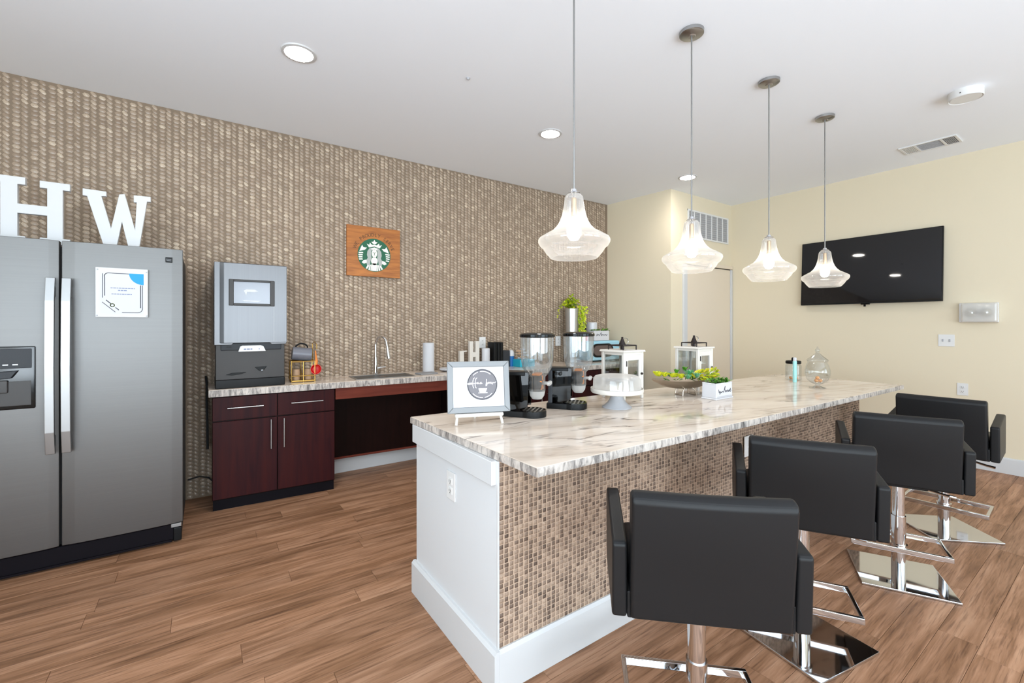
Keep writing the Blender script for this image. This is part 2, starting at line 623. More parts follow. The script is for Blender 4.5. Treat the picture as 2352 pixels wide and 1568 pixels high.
bm = B(); box(bm, XL-.093, XL-.087, SIDE_Y0+.02, SIDE_Y1-.02, WIN_Z0+.02, WIN_Z1-.02)
structure('window_pane', bm, M['pane'], w4)
bm = B()
edges = [XL]
for c, ww in WINDOWS:
    edges += [c-ww/2, c+ww/2]
    box(bm, c-ww/2, c+ww/2, FRONT_Y-0.2, FRONT_Y, 0, WIN_Z0)
    box(bm, c-ww/2, c+ww/2, FRONT_Y-0.2, FRONT_Y, WIN_Z1, CEIL)
edges.append(XR)
for a, b_ in zip(edges[::2], edges[1::2]):
    box(bm, a, b_, FRONT_Y-0.2, FRONT_Y, 0, CEIL)
structure('wall_front', bm, M['cream'])
for i, (c, ww) in enumerate(WINDOWS):
    bm = B()
    x0, x1 = c-ww/2, c+ww/2
    for a in ((x0, x0+.05), (x1-.05, x1), (c-.02, c+.02)):
        box(bm, a[0], a[1], FRONT_Y-.12, FRONT_Y-.06, WIN_Z0, WIN_Z1)
    for a in ((WIN_Z0, WIN_Z0+.05), (WIN_Z1-.05, WIN_Z1)):
        box(bm, x0, x1, FRONT_Y-.119, FRONT_Y-.061, a[0], a[1])
    wo_ = structure('window_%d' % (i+1), bm, M['white'])
    bm = B(); box(bm, x0+.02, x1-.02, FRONT_Y-.093, FRONT_Y-.087, WIN_Z0+.02, WIN_Z1-.02)
    structure('window_pane', bm, M['pane'], wo_)

# floor planks: long boards running along the wallpapered wall
PW, PL = 0.125, 1.22
bm = B(); box(bm, -PL/2+.0006, PL/2-.0006, -PW/2+.0006, PW/2-.0006, -.006, 0, 0.0009, 1)
plank0 = obj('floor_plank', bm, M['floor'], floor, smooth=False, kind='structure')
first = True
row = 0
y = YW - PW/2
while y > -0.02:
    off = random.random()*PL
    x = -1.55 + PL/2 - off
    while x < XR + PL*0.4:
        near_edge = (x*0.5707 + y*0.8212)
        if near_edge > 0.9 and (x+PL/2)*0.8212 - y*0.5707 > -1.35*(near_edge+0.6):
            cx_ = x
            if first:
                o = plank0; first = False
            else:
                o = plank0.copy(); COL.objects.link(o)
            if x + PL/2 > XR:       # cut at the wall
                o.scale = ((XR-(x-PL/2))/PL, 1, 1)
                cx_ = (XR + x-PL/2)/2
            o.location = (cx_, y, 0)
        x += PL
    y -= PW

# woven wall covering: columns of slanted strands, all real relief
def strands(x0, x1, z0, z1, y, cw, ch):
    vs, fs = [], []
    nx = int((x1-x0)/cw)
    for i in range(nx):
        xc = x0 + (i+0.5)*cw
        pair = i % 2
        sl = -0.15 if pair == 0 else -0.55
        off = 0 if pair == 0 else ch*0.5
        k = 0
        z = z0 + ch*0.5 + off
        while z < z1 - ch*0.5:
            hw = cw*(0.49 if pair == 0 else 0.43)
            hh = ch*0.46
            d = random.uniform(0.006, 0.010)
            tz = sl*hw
            b = len(vs)
            xx = xc + (-0.03*cw if pair else 0.05*cw)
            vs += [(xx-hw, y, z-tz*0.9), (xx-hw*.5, y, z+hh-tz*.5), (xx+hw*.5, y, z+hh+tz*.5), (xx+hw, y, z+tz*.9),
                   (xx+hw*.5, y, z-hh+tz*.5), (xx-hw*.5, y, z-hh-tz*.5),
                   (xx-hw*.42, y-d, z-tz*.42), (xx+hw*.42, y-d, z+tz*.42)]
            fs += [(b, b+6, b+1), (b+1, b+6, b+7, b+2), (b+2, b+7, b+3), (b+3, b+7, b+4), (b+4, b+7, b+6, b+5), (b+5, b+6, b)]
            z += ch
            k += 1
    return vs, fs

def raw(name, vs, fs, m, parent, kind, label=None):
    me = bpy.data.meshes.new(name)
    me.from_pydata(vs, [], fs)
    me.materials.append(m)
    me.shade_smooth()
    o = bpy.data.objects.new(name, me)
    COL.objects.link(o)
    o.parent = parent
    o['kind'] = kind
    if label:
        o['label'] = label
    return o
vs, fs = strands(-1.75, 4.435, 0.0, CEIL, YW-0.0005, 0.041, 0.0285)
raw('woven_strand', vs, fs, M['woven'], wall_back, 'stuff', 'taupe woven strands in upright braided columns')

# baseboards, door, trims
bm = B(); prism(bm, [(XR, 0), (XR-.016, 0), (XR-.016, .125), (XR-.008, .14), (XR, .14)], FRONT_Y, 3.23, 'xz')
structure('baseboard_right', bm, M['white'])
bm = B(); box(bm, 0.86, 4.44, YW-.03, YW-.009, 0, 0.15, 0.003, 1)
structure('baseboard_back', bm, M['white'])
YD = 3.23
bm = B(); box(bm, 4.835, 5.81, YD-.008, YD+.03, 0.01, 2.05, 0.002, 1)
door = structure('door_1', bm, M['doorp'])
bm = B()
box(bm, 4.755, 4.832, YD-.022, YD+.01, 0, 2.055, .004, 1)
structure('door_frame', bm, M['white'], door)
bm = B(); box(bm, 5.813, 5.85, YD-.022, YD+.01, 0, 2.055, .004, 1)
structure('door_frame', bm, M['white'], door)
bm = B(); box(bm, 4.755, 5.85, YD-.024, YD+.01, 2.06, 2.105, .004, 1)
structure('door_frame', bm, M['doorp'], door)
bm = B(); box(bm, 4.835, 5.81, YD-.0085, YD+.01, 2.05, 2.06)
structure('door_gap', bm, M['rubber'], door)

# ------------------------------------------------------------ ceiling fittings
def downlight(x, y, lab):
    t = thing('recessed_light', lab, 'ceiling light', (x, y, CEIL), group='recessed lights along the woven wall')
    bm = B(); lathe(bm, [(0.078, -.001), (0.078, -.008), (0.094, -.006), (0.098, 0.0)], 40)
    obj('trim_ring', bm, M['white'], t)
    bm = B(); lathe(bm, [(0, -.0065), (0.077, -.0065), (0.077, -.001)], 40)
    obj('diffuser', bm, M['disc'], t)
for (x, y), lab in zip(DOWNLIGHTS, [
        'round recessed ceiling light above the ice dispenser, the largest and leftmost of three',
        'round recessed ceiling light above the wooden plaque, middle one of three',
        'small round recessed ceiling light next to the beige corner, farthest of three']):
    downlight(x, y, lab)

def pendant(lab, x, y):
    t = thing('pendant_lamp', lab, 'pendant lamp', (x, y, CEIL), group='glass pendants over the island')
    bm = B(); lathe(bm, [(0.0, -.030), (.018, -.030), (.022, -.026), (.056, -.022), (.063, -.017), (.064, 0)], 36)
    obj('ceiling_canopy', bm, M['nickel'], t)
    bm = B(); cyl(bm, (0, 0, -1.045), (0, 0, -.028), .0042, n=12)
    obj('rod', bm, M['rodm'], t)
    zb = 1.612 - CEIL
    R = [(0.100, 0.000), (0.104, 0.003), (0.110, 0.010), (0.122, 0.024), (0.130, 0.036), (0.1315, 0.041), (0.1345, 0.0435), (0.147, 0.054), (0.1540, 0.066), (0.1555, 0.075), (0.154, 0.082),
         (0.150, 0.088), (0.135, 0.097), (0.118, 0.107), (0.094, 0.120), (0.075, 0.139), (0.062, 0.160), (0.053, 0.185), (0.047, 0.212),
         (0.0425, 0.240), (0.0405, 0.258), (0.038, 0.268), (0.030, 0.277), (0.020, 0.281), (0.008, 0.282)]
    bm = B(); lathe(bm, [(r, z+zb) for r, z in R] , 56)
    obj('glass_shade', bm, M['shade'], t, angle=80)
    bm = B(); lathe(bm, [(0, .300+zb), (.012, .300+zb), (.014, .290+zb), (.026, .2845+zb), (.027, .282+zb)], 28)
    cp = obj('shade_cap', bm, M['chrome'], t)
    bm = B(); lathe(bm, [(0, .262+zb), (.010, .262+zb), (.0125, .255+zb), (.0125, .185+zb), (.016, .182+zb), (.016, .172+zb), (0, .172+zb)], 24)
    obj('lamp_socket', bm, M['socket'], t)
    bm = B(); lathe(bm, [(0.012, .172+zb), (.016, .160+zb), (.027, .140+zb), (.0315, .118+zb), (.029, .098+zb), (.018, .080+zb), (0, .075+zb)], 28)
    obj('bulb', bm, M['bulb'], t)
    return t
pend0 = pendant('glass bell pendant lamp nearest the camera, hanging over the dispensers', 1.322, 1.43)
for x, lab in ((2.19, 'glass bell pendant lamp in front of the beige door, second along the island'),
               (3.052, 'glass bell pendant lamp between door and television, third along the island'),
               (3.932, 'smallest glass bell pendant lamp, in front of the television')):
    dup(pend0, (x, 1.43, CEIL), 0, lab)

t = thing('smoke_detector', 'round white drum-shaped detector on the ceiling', 'detector', (4.30, 0.722, CEIL))
bm = B(); lathe(bm, [(0, -.050), (.078, -.050), (.081, -.046), (.0855, -.052), (.089, -.048), (.089, 0)], 44)
obj('housing', bm, M['plastic'], t)
bm = B(); cyl(bm, (-.089, 0.012, -.03), (-.0905, 0.012, -.03), .004, n=10)
obj('indicator', bm, M['slot'], t)

t = thing('ceiling_vent', 'white three-section ceiling air vent near the beige wall', 'vent', (5.315, 1.12, CEIL))
bm = B()
for a in (-.122, .104):
    box(bm, a, a+.018, -.19, .19, -.010, 0, .002, 1)
for a in (-.19, -.098, .075, .172):
    box(bm, -.108, .108, a, a+.018, -.009, 0, .002, 1)
obj('frame', bm, M['plastic'], t)
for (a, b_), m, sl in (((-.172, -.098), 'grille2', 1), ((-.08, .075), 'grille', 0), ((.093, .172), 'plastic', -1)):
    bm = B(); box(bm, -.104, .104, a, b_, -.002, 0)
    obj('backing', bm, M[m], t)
    for k in range(7):
        bm = B()
        if sl == 0:
            xx = -.095 + k*.03
            box(bm, xx, xx+.006, a, b_, -.008, -.002, mtx=None)
        else:
            yy = a + .008 + k*(b_-a-.016)/6.5
            box(bm, -.104, .104, yy, yy+.004, -.008, -.002)
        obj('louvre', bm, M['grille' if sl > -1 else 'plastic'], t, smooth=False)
bm = B(); lathe(bm, [(0, -.012), (.006, -.011), (.012, -.003), (.014, 0)], 16, (1.409, 2.528, CEIL))
tag(obj('ceiling_hook', bm, M['greyc']), 'tiny grey fixing on the ceiling above the woven wall', 'hook')

# ------------------------------------------------------------ corner wall: return air grille
t = thing('wall_vent', 'white return air grille with tall louvred sections above the beige door', 'vent', (5.31, YD, 2.565))
bm = B()
W2, H2 = .455, .173
for a in (-W2, W2-.024):
    box(bm, a, a+.024, -.014, 0, -H2, H2, .003, 1)
for a in (-H2, H2-.022):
    box(bm, -W2, W2, -.0135, 0, a, a+.022, .003, 1)
obj('frame', bm, M['plastic'], t)
bm = B(); box(bm, -W2+.01, W2-.01, -.002, 0, -H2+.01, H2-.01)
obj('backing', bm, M['grille'], t)
for k in range(6):
    xx = -W2 + .012 + (k+1)*(2*W2-.024)/7
    bm = B(); box(bm, xx-.007, xx+.007, -.012, -.001, -H2+.02, H2-.02, .002, 1)
    obj('bar', bm, M['plastic'], t)
for k in range(11):
    zz = -H2 + .035 + k*.0275
    bm = B(); prism(bm, [(-.009, zz-.004), (-.008, zz-.004), (-.002, zz+.012), (-.003, zz+.012)], -W2+.02, W2-.02, 'yz')
    obj('louvre', bm, M['grille'], t, smooth=False)

# ------------------------------------------------------------ right wall fittings
tilt = math.radians(3.35)
t = thing('wall_television', 'large black flat television mounted on the beige wall', 'television', (5.787, 1.735, 1.908))
TM = Matrix.Rotation(tilt, 4, 'Y')
bm = B(); box(bm, 0, .03, -.61, .61, -.362, .362, .004, 2, TM)
obj('casing', bm, M['black'], t)
bm = B(); box(bm, -.0015, .001, -.602, .602, -.350, .355, .0004, 1, TM)
obj('screen', bm, M['tv'], t)
bm = B(); box(bm, -.003, .012, -.05, .03, -.374, -.360, .003, 1, TM); box(bm, .0, .006, -.015, .005, -.395, -.37, .002, 1, TM)
obj('sensor', bm, M['gloss'], t)
bm = B(); box(bm, .03, .066, -.25, .25, -.18, .18, .004, 1)
obj('wall_bracket', bm, M['black'], t)

t = thing('emergency_light', 'clear-fronted emergency light box on the beige wall beside the television', 'emergency light', (XR, .897, 1.432))
bm = B(); box(bm, -.03, 0, -.128, .128, -.09, .09, .006, 2)
obj('back_box', bm, M['plastic'], t)
bm = B(); box(bm, -.085, -.028, -.126, .105, -.088, .088, .016, 3)
obj('lens_cover', bm, M['lens'], t)
for yy in (-.05, .045):
    bm = B(); lathe(bm, [(0, -.045), (.018, -.042), (.036, -.02), (.04, 0)], 24)
    o = obj('lamp_head', bm, M['chrome'], t, loc=(-.031, yy, 0))
    o.rotation_euler = (0, PI/2, 0)

def plate(name, label, cat, loc, rz, w_, h_, kind, group=None):
    """a cover plate in local xz, facing -y"""
    t = thing(name, label, cat, loc, rz, group)
    bm = B(); box(bm, -w_/2, w_/2, -.006, 0, -h_/2, h_/2, .0025, 2)
    obj('cover_plate', bm, M['plastic'], t)
    if kind == 'switch':
        for xx in (-.024, .024):
            bm = B(); box(bm, xx-.006, xx+.006, -.011, -.005, -.012, .012, .002, 1)
            obj('toggle', bm, M['greyc'], t)
    else:
        for zz in (-.02, .02):
            bm = B(); box(bm, -.016, .016, -.0085, -.005, zz-.014, zz+.014, .003, 2)
            f = obj('receptacle', bm, M['plastic'], t)
            bm = B()
            for xx in (-.006, .006):
                box(bm, xx-.0013, xx+.0013, -.0092, -.008, zz-.004, zz+.006)
            box(bm, -.002, .002, -.0092, -.008, zz-.010, zz-.006)
            obj('slot', bm, M['slot'], f, smooth=False)
    return t
plate('light_switch', 'white two-gang switch plate on the beige wall', 'switch', (XR, 1.115, 1.17), -PI/2, .115, .115, 'switch')
plate('wall_outlet', 'white outlet low on the beige wall above the farthest stool', 'outlet', (XR, 1.004, .715), -PI/2, .076, .115, 'outlet')
plate('wall_outlet', 'white outlet on the woven wall above the small white letter H', 'outlet', (2.483, YW-.0105, 1.128), 0, .08, .118, 'outlet')
plate('wall_outlet', 'white outlet on the woven wall left of the pale blue microwave', 'outlet', (3.561, YW-.0105, 1.122), 0, .08, .118, 'outlet')
plate('wall_outlet', 'white outlet on the white end panel of the island', 'outlet', (.865, 1.694, .64), -PI/2, .076, .118, 'outlet')
plate('wall_outlet', 'white outlet plate on the brown woven island front behind the second stool', 'outlet', (2.59, 1.3285, .622), 0, .095, .118, 'outlet')

# ------------------------------------------------------------ wooden plaque with the round emblem
t = thing('wall_plaque', 'square orange wooden plaque with round green and white emblem on the woven wall', 'sign', (1.302, YW-.0095, 1.997))
bm = B(); box(bm, -.248, .248, -.020, 0, -.230, .230, .002, 1)
obj('board', bm, M['orange_wood'], t)
er = .153
ez = -.03
def emblem(name, polys, m, h, parent=None):
    bm = B()
    for p in polys:
        prism(bm, [(x*er, y_*er+ez) for x, y_ in p], -.020-h-.0014, -.019, 'xz')
    return obj(name, bm, M[m], parent or t, smooth=False)
circ = [(math.cos(2*PI*i/64), math.sin(2*PI*i/64)) for i in range(64)]
def ell(cx, cy, rx, ry, n=24):
    return [(cx+rx*math.cos(2*PI*i/n), cy+ry*math.sin(2*PI*i/n)) for i in range(n)]
def mir(ps):
    return [[(-x, y_) for x, y_ in p][::-1] for p in ps]
disc_ = emblem('emblem_disc', [circ], 'green', .001)
hair = [[(-.05, .46), (-.28, .42), (-.42, .22), (-.45, 0), (-.40, -.18), (-.52, -.40), (-.44, -.62), (-.36, -.78), (-.27, -.62), (-.24, -.40), (-.17, -.16), (-.20, .06), (-.18, .26), (-.05, .34)]]
emblem('emblem_hair', hair + mir(hair) + [[(-.06, .46), (-.06, .33), (.06, .33), (.06, .46)]], 'emb_grey', .002, disc_)
crown = [[(-.33, .45), (-.46, .66), (-.31, .60), (-.28, .74), (-.14, .61), (0, .64), (.14, .61), (.28, .74), (.31, .60), (.46, .66), (.33, .45), (0, .53)],
         [(0, .94), (.06, .82), (.19, .80), (.10, .70), (0, .665), (-.10, .70), (-.19, .80), (-.06, .82)]]
tail = [[(-.74, .56), (-.66, .43), (-.45, .42), (-.58, .28), (-.90, .18), (-.83, .36)]]
for k in range(4):
    yy = .12 - k*.13
    xo = -math.sqrt(max(0, .97**2 - yy**2))
    tail.append([(xo, yy), (xo+.04, yy-.075), (xo+.30-.02*k, yy-.045), (xo+.27-.02*k, yy+.02)])
tail.append([(-.66, -.36), (-.48, -.30), (-.46, -.48), (-.62, -.56), (-.76, -.48)])
low = [[(-.40, -.60), (-.52, -.82), (-.44, -.87), (-.33, -.66)], [(-.27, -.58), (-.37, -.90), (-.28, -.93), (-.21, -.60)], [(-.19, -.56), (-.24, -.945), (-.165, -.96), (-.13, -.58)]]
body = [ell(0, .10, .165, .25), ell(0, -.36, .20, .24), [(-.12, -.50), (-.14, -.96), (.14, -.96), (.12, -.50)], [(-.2, .40), (0, .48), (.2, .40), (.16, .33), (-.16, .33)]]
emblem('emblem_figure', crown + tail + mir(tail) + low + mir(low) + body, 'emb_white', .003, disc_)
face = [[(-.012, .16), (.012, .16), (.02, .03), (-.02, .03)], ell(0, -.04, .05, .012, 10), ell(-.07, .15, .035, .014, 10), ell(.07, .15, .035, .014, 10)]
emblem('emblem_face', face, 'green', .004, disc_)
msg = 'WE PROUDLY SERVE'
for i, ch_ in enumerate(msg):
    if ch_ == ' ':
        continue
    a = math.radians(158 - i*136/(len(msg)-1))
    tb = text_bm(ch_, .043, .0006)
    m_ = FACE @ Matrix.Translation((0, 0, 0))
    R_ = Matrix.Translation((er*1.22*math.cos(a), er*1.22*math.sin(a)+ez, 0)) @ Matrix.Rotation(a-PI/2, 4, 'Z')
    bmesh.ops.transform(tb, matrix=Matrix.Translation((0, -.0205, 0)) @ FACE @ R_, verts=tb.verts[:])
    obj('burnt_letter', tb, M['burn'], t, smooth=False)

# ------------------------------------------------------------ refrigerator
FY = 3.37
t = thing('refrigerator', 'tall stainless side-by-side refrigerator with long bar handles', 'refrigerator', (-.575, FY, 0))
ox = -.575
bm = B(); box(bm, -1.032-ox, -.112-ox, .062, .70, .03, 1.755, .004, 1)
obj('cabinet', bm, M['slate'], t)
def fridge_door(x0, x1, hx):
    bm = B()
    n = 10
    poly = [(x0-ox, .06)]
    for i in range(n+1):
        u = i/n
        poly.append((x0-ox+(x1-x0)*u, .012 - .012*math.sin(PI*u)**0.5 if 0 < u < 1 else .014))
    poly.append((x1-ox, .06))
    prism(bm, poly, .118, 1.780, 'xy', .003, 2)
    d = obj('door', bm, M['steel'], t, angle=30)
    bm = B()
    hp = [(hx-ox, y_, z) for y_, z in ((-.012, .64), (-.040, .68), (-.052, .85), (-.056, 1.10), (-.052, 1.35), (-.040, 1.52), (-.012, 1.565))]
    b2 = bmesh.new()
    prof = [(-.034, .632), (-.052, .75), (-.060, 1.10), (-.052, 1.45), (-.034, 1.575), (-.018, 1.575), (-.034, 1.45), (-.042, 1.10), (-.034, .75), (-.018, .632)]
    prism(bm, prof, hx-ox-.0185, hx-ox+.0185, 'yz', .003, 2)
    for zz in (.70, 1.50):
        box(bm, hx-ox-.014, hx-ox+.014, -.036, .006, zz-.03, zz+.03, .003, 1)
    obj('handle', bm, M['handle'], d)
    return d
dl = fridge_door(-1.030, -.6475, -.672)
dr = fridge_door(-.6365, -.107, -.610)
# water and ice dispenser in the left door
bm = B()
x0, x1, z0, z1 = -.985-ox, -.733-ox, .882, 1.210
prism(bm, [(x0, z0), (x1, z0), (x1, z1), (x0, z1)], -.006, .02, 'xz', .006, 2)
disp = obj('water_dispenser', bm, M['gloss'], dl, 'black water and ice dispenser recessed in the steel door')
bm = B(); box(bm, x0+.012, x1-.012, -.0085, 0, 1.095, z1-.012, .004, 2)
obj('control_panel', bm, M['slate'], t)
bm = B(); box(bm, x0+.012, x1-.014, -.0075, 0, z0+.018, 1.03, .004, 2)
obj('dispenser_recess', bm, M['darkgrey'], t)
bm = B(); prism(bm, [(x0+.04, 1.075), (x1-.06, 1.085), (x1-.085, 1.045), (x0+.06, 1.040)], -.022, -.004, 'xz', .003, 1)
obj('spout', bm, M['slate'], t)
bm = B(); box(bm, x0+.085, x0+.155, -.020, -.006, .97, 1.035, .006, 2)
obj('paddle', bm, M['darkgrey'], t)
bm = B()
for k in range(5):
    box(bm, x0+.03+k*.035, x0+.05+k*.035, -.0095, -.008, 1.112, 1.118)
obj('button_row', bm, M['handle'], t, smooth=False)
bm = B(); box(bm, -1.028-ox, -.150-ox, .018, .06, .012, .112, .004, 1); box(bm, -1.028-ox, -.160-ox, .004, .02, .010, .022, .002, 1)
obj('kick_grille', bm, M['kick'], t)
bm = B(); box(bm, -.152-ox, -.112-ox, .008, .06, .008, .090, .006, 2); 
obj('front_foot', bm, M['black'], t)
bm = B(); box(bm, -.165-ox, -.112-ox, .002, .05, .094, .116, .003, 1)
obj('hinge_cover', bm, M['handle'], t)
bm = B(); box(bm, -.190-ox, -.157-ox, -.0025, .006, 1.697, 1.728, .001, 1)
badge = obj('badge', bm, M['black'], t, 'small black badge with two pale stripes')
bm = B()
for k in (1.714, 1.707):
    prism(bm, [(-.186-ox, k+.004), (-.162-ox, k), (-.162-ox, k-.0015), (-.186-ox, k+.0025)], -.0032, -.002, 'xz')
obj('badge_mark', bm, M['greyc'], badge, smooth=False)

# framed notice held on the fridge door
t = thing('framed_notice', 'white framed notice with blue corner on the right refrigerator door', 'notice', (-.384, FY-.0105, 1.505))
bm = B(); box(bm, -.114, .114, -.006, 0, -.140, .140, .002, 1)
obj('frame', bm, M['white'], t)
bm = B(); box(bm, -.093, .095, -.0068, -.005, -.118, .118)
obj('sheet', bm, M['paper'], t)
def ribbon(bm, pts, wd, y0, y1):
    """flat line of width wd along pts (x, z)"""
    for (ax, az), (bx, bz) in zip(pts[:-1], pts[1:]):
        d = Vector((bx-ax, bz-az))
        if d.length < 1e-6:
            continue
        n_ = Vector((-d.y, d.x)).normalized()*wd/2
        e = d.normalized()*wd*0.3
        prism(bm, [(ax-e.x+n_.x, az-e.y+n_.y), (bx+e.x+n_.x, bz+e.y+n_.y), (bx+e.x-n_.x, bz+e.y-n_.y), (ax-e.x-n_.x, az-e.y-n_.y)], y0, y1, 'xz')
bm = B()
P2 = lambda x, z: (x, z)
ribbon(bm, [(-.084, -.03), (-.084, .105)] , .0028, -.0074, -.0066)
ribbon(bm, [(-.075, -.018), (-.075, .085)] + arc((-.058, .092), .018, 180, 90, 6, P2) + [(.03, .109)], .0034, -.0074, -.0066)
ribbon(bm, [(.089, .045), (.089, -.088)] + arc((.068, -.092), .021, 0, -90, 6, P2) + [(0, -.113)], .0030, -.0074, -.0066)
ribbon(bm, [(.081, .045), (.081, -.085)], .004, -.0074, -.0066)
ribbon(bm, [(-.085, -.055), (-.03, -.110)], .003, -.0074, -.0066)
ribbon(bm, [(-.068, -.044), (-.049, -.063)], .0045, -.0074, -.0066)
ribbon(bm, [(-.028, -.085), (-.015, -.098)], .004, -.0074, -.0066)
obj('border_line', bm, M['ink'], t, smooth=False)
bm = B()
def dashes(bm, xa, xb, z, h, wd=(.006, .014)):
    x = xa
    while x < xb - .003:
        L = min(random.uniform(*wd), xb-x)
        box(bm, x, x+L, -.0074, -.0066, z-h/2, z+h/2)
        x += L + .0022
dashes(bm, -.050, .056, .026, .0042)
dashes(bm, -.018, .020, .013, .0050)
dashes(bm, -.046, .046, -.008, .0042)
obj('print_line', bm, M['inkl'], t, smooth=False)
bm = B(); prism(bm, [(.0945, .112), (.0945, .048)] + [(.0945+.0645*math.cos(math.radians(a)), .112+.064*math.sin(math.radians(a))) for a in range(268, 181, -8)] + [(.031, .112)], -.0076, -.0066, 'xz')
obj('blue_corner', bm, M['blue'], t, smooth=False)
bm = B()
ring = [( -.042+.0085*math.cos(2*PI*i/20), -.072+.0085*math.sin(2*PI*i/20)) for i in range(21)]
ribbon(bm, ring, .004, -.0075, -.0066)
obj('wreath_mark', bm, M['olive'], t, smooth=False)
for sx, sz in ((-.105, .128), (.107, .124), (-.107, -.130), (.108, -.131)):
    bm = B(); lathe(bm, [(0, .004), (.003, .0035), (.004, 0)], 12)
    o = obj('corner_pin', bm, M['greyc'], t, loc=(sx, -.006, sz))
    o.rotation_euler = (PI/2, 0, 0)

# big letters on top of the fridge
HP = [(-.945, 1.782), (-.82, 1.782), (-.82, 1.818), (-.850, 1.818), (-.850, 1.945), (-.734, 1.945), (-.734, 1.818), (-.764, 1.818), (-.764, 1.782), (-.640, 1.782), (-.640, 1.818), (-.670, 1.818),
      (-.670, 2.100), (-.640, 2.100), (-.640, 2.140), (-.764, 2.140), (-.764, 2.100), (-.734, 2.100), (-.734, 1.997), (-.850, 1.997), (-.850, 2.105), (-.82, 2.105), (-.82, 2.146), (-.945, 2.146), (-.945, 2.105), (-.915, 2.105), (-.915, 1.818), (-.945, 1.818)]
WP = [(-.587, 2.127), (-.483, 2.125), (-.483, 2.097), (-.505, 2.094), (-.462, 1.907), (-.425, 2.118), (-.399, 2.124), (-.351, 1.912), (-.343, 2.082), (-.357, 2.080), (-.357, 2.124), (-.275, 2.127), (-.275, 2.095), (-.293, 2.094),
      (-.333, 1.782), (-.379, 1.782), (-.412, 1.951), (-.439, 1.782), (-.491, 1.782), (-.568, 2.085), (-.587, 2.086)]
for poly, lab, L in ((HP, 'big white slab-serif letter H standing on the refrigerator', 'H'), (WP, 'big white slab-serif letter W standing on the refrigerator', 'W')):
    cx = sum(p[0] for p in poly)/len(poly)
    t = obj('letter_block', prism(B(), [(x-cx, z-1.782) for x, z in poly], -.016, .016, 'xz', .0015, 1), M['white'], loc=(cx, 3.60, 1.7805 if L == 'H' else 1.7805))
    tag(t, lab, 'letter', 'white letters on the refrigerator')

# ------------------------------------------------------------ wall counter run (set a little askew to the wall)
RA = -math.atan2(0.20, 4.37)
def runpt(d, off=0.0):                        # distance along the run, off = behind the counter edge
    return (0.03 + d*math.cos(RA) - off*math.sin(RA), 3.735 + d*math.sin(RA) + off*math.cos(RA))
CT = 0.864
def cabinet(d0, d1, lab, half=False, n=2):
    x, y = runpt(d0, .022)
    t = thing('base_cabinet', lab, 'cabinet', (x, y, 0), RA, 'dark cherry base cabinets along the woven wall')
    W = d1 - d0
    D = .34
    bm = B(); box(bm, 0, W, .020, D, .075, CT-.052, .002, 1)
    obj('carcass', bm, M['espresso'], t)
    bm = B(); box(bm, .004, W-.004, .055 if d0 > .1 else .03, D-.02, 0, .075)
    obj('toe_kick', bm, M['kick'], t)
    w1 = W/n
    for k in range(n):
        a, b_ = k*w1+.003, (k+1)*w1-.003
        bm = B(); box(bm, a, b_, 0, .020, .640, CT-.058, .002, 1)
        d = obj('drawer_front', bm, M['cherry'], t)
        bm = B()
        mid, hl = (a+b_)/2, min(.112, w1*.28)
        cyl(bm, (mid-hl, -.028, .728), (mid+hl, -.028, .728), .0055, n=12)
        for s_ in (-.8, .8):
            cyl(bm, (mid+hl*s_, -.028, .728), (mid+hl*s_, .002, .728), .004, n=10)
        obj('pull_bar', bm, M['nickel'], d)
        bm = B(); box(bm, a, b_, 0, .020, .085, .632, .002, 1)
        d = obj('cabinet_door', bm, M['cherry'], t)
        hx = b_-.040 if k % 2 == 0 else a+.040
        bm = B()
        cyl(bm, (hx, -.028, .405), (hx, -.028, .622), .0055, n=12)
        for zz in (.43, .597):
            cyl(bm, (hx, -.028, zz), (hx, .002, zz), .004, n=10)
        obj('pull_bar', bm, M['nickel'], d)
    return t
cabinet(.015, .830, 'dark cherry base cabinet under the ice dispenser, next to the refrigerator')
cabinet(1.885, 2.485, 'dark cherry base cabinet mostly hidden behind the coffee sign')
cabinet(2.49, 3.305, 'dark cherry base cabinet seen between the two cereal dispensers')
cabinet(3.31, 4.37, 'dark cherry base cabinet at the corner, under the microwave')
# knee space under the sink
x, y = runpt(.835, .022)
t = thing('sink_knee_panel', 'dark open knee space panel with reddish apron under the sink counter', 'panel', (x, y, 0), RA)
W = 1.045
bm = B(); box(bm, 0, W, 0, .02, .722, CT-.052, .002, 1)
obj('apron', bm, M['cherryh'], t)
bm = B(); box(bm, 0, W, .335, .35, .165, CT-.052)
obj('back_panel', bm, M['espresso'], t)
bm = B(); box(bm, 0, W, .325, .36, .148, .166, .002, 1)
obj('bottom_rail', bm, M['cherryh'], t)
# counter slab and sink
prismpts = [runpt(-.005), runpt(4.385), (4.425, YW-.012), (.02, YW-.012)]
cnt = thing('wall_counter', 'pale veined stone counter along the woven wall', 'counter', (0, 0, 0))
bm = B(); prism(bm, prismpts, CT-.050, CT, 'xy', .003, 2)
obj('slab', bm, M['stone'], cnt)
bm = B()
e0, e1 = Vector(runpt(-.004)), Vector(runpt(4.384))
dirv = (e1-e0).normalized(); nv = Vector((-dirv.y, dirv.x))
prism(bm, [tuple(e0-nv*.002), tuple(e1-nv*.002), tuple(e1+nv*.004), tuple(e0+nv*.004)], CT-.0485, CT-.003, 'xy')
obj('front_edge', bm, M['chisel'], cnt)
sk = thing('sink_basin', 'shallow steel sink let into the wall counter below the faucet', 'sink', (1.30, 3.885, CT), RA)
bm = B()
for r0, r1, z0_, z1_ in (((-.26, .26, -.15, -.13), None, 0, .004), ((-.26, .26, .115, .135), None, 0, .004), ((-.26, -.24, -.13, .115), None, 0, .004), ((.24, .26, -.13, .115), None, 0, .004)):
    box(bm, r0[0], r0[1], r0[2], r0[3], z0_, z1_, .0015, 1)
obj('rim', bm, M['nickel'], sk)
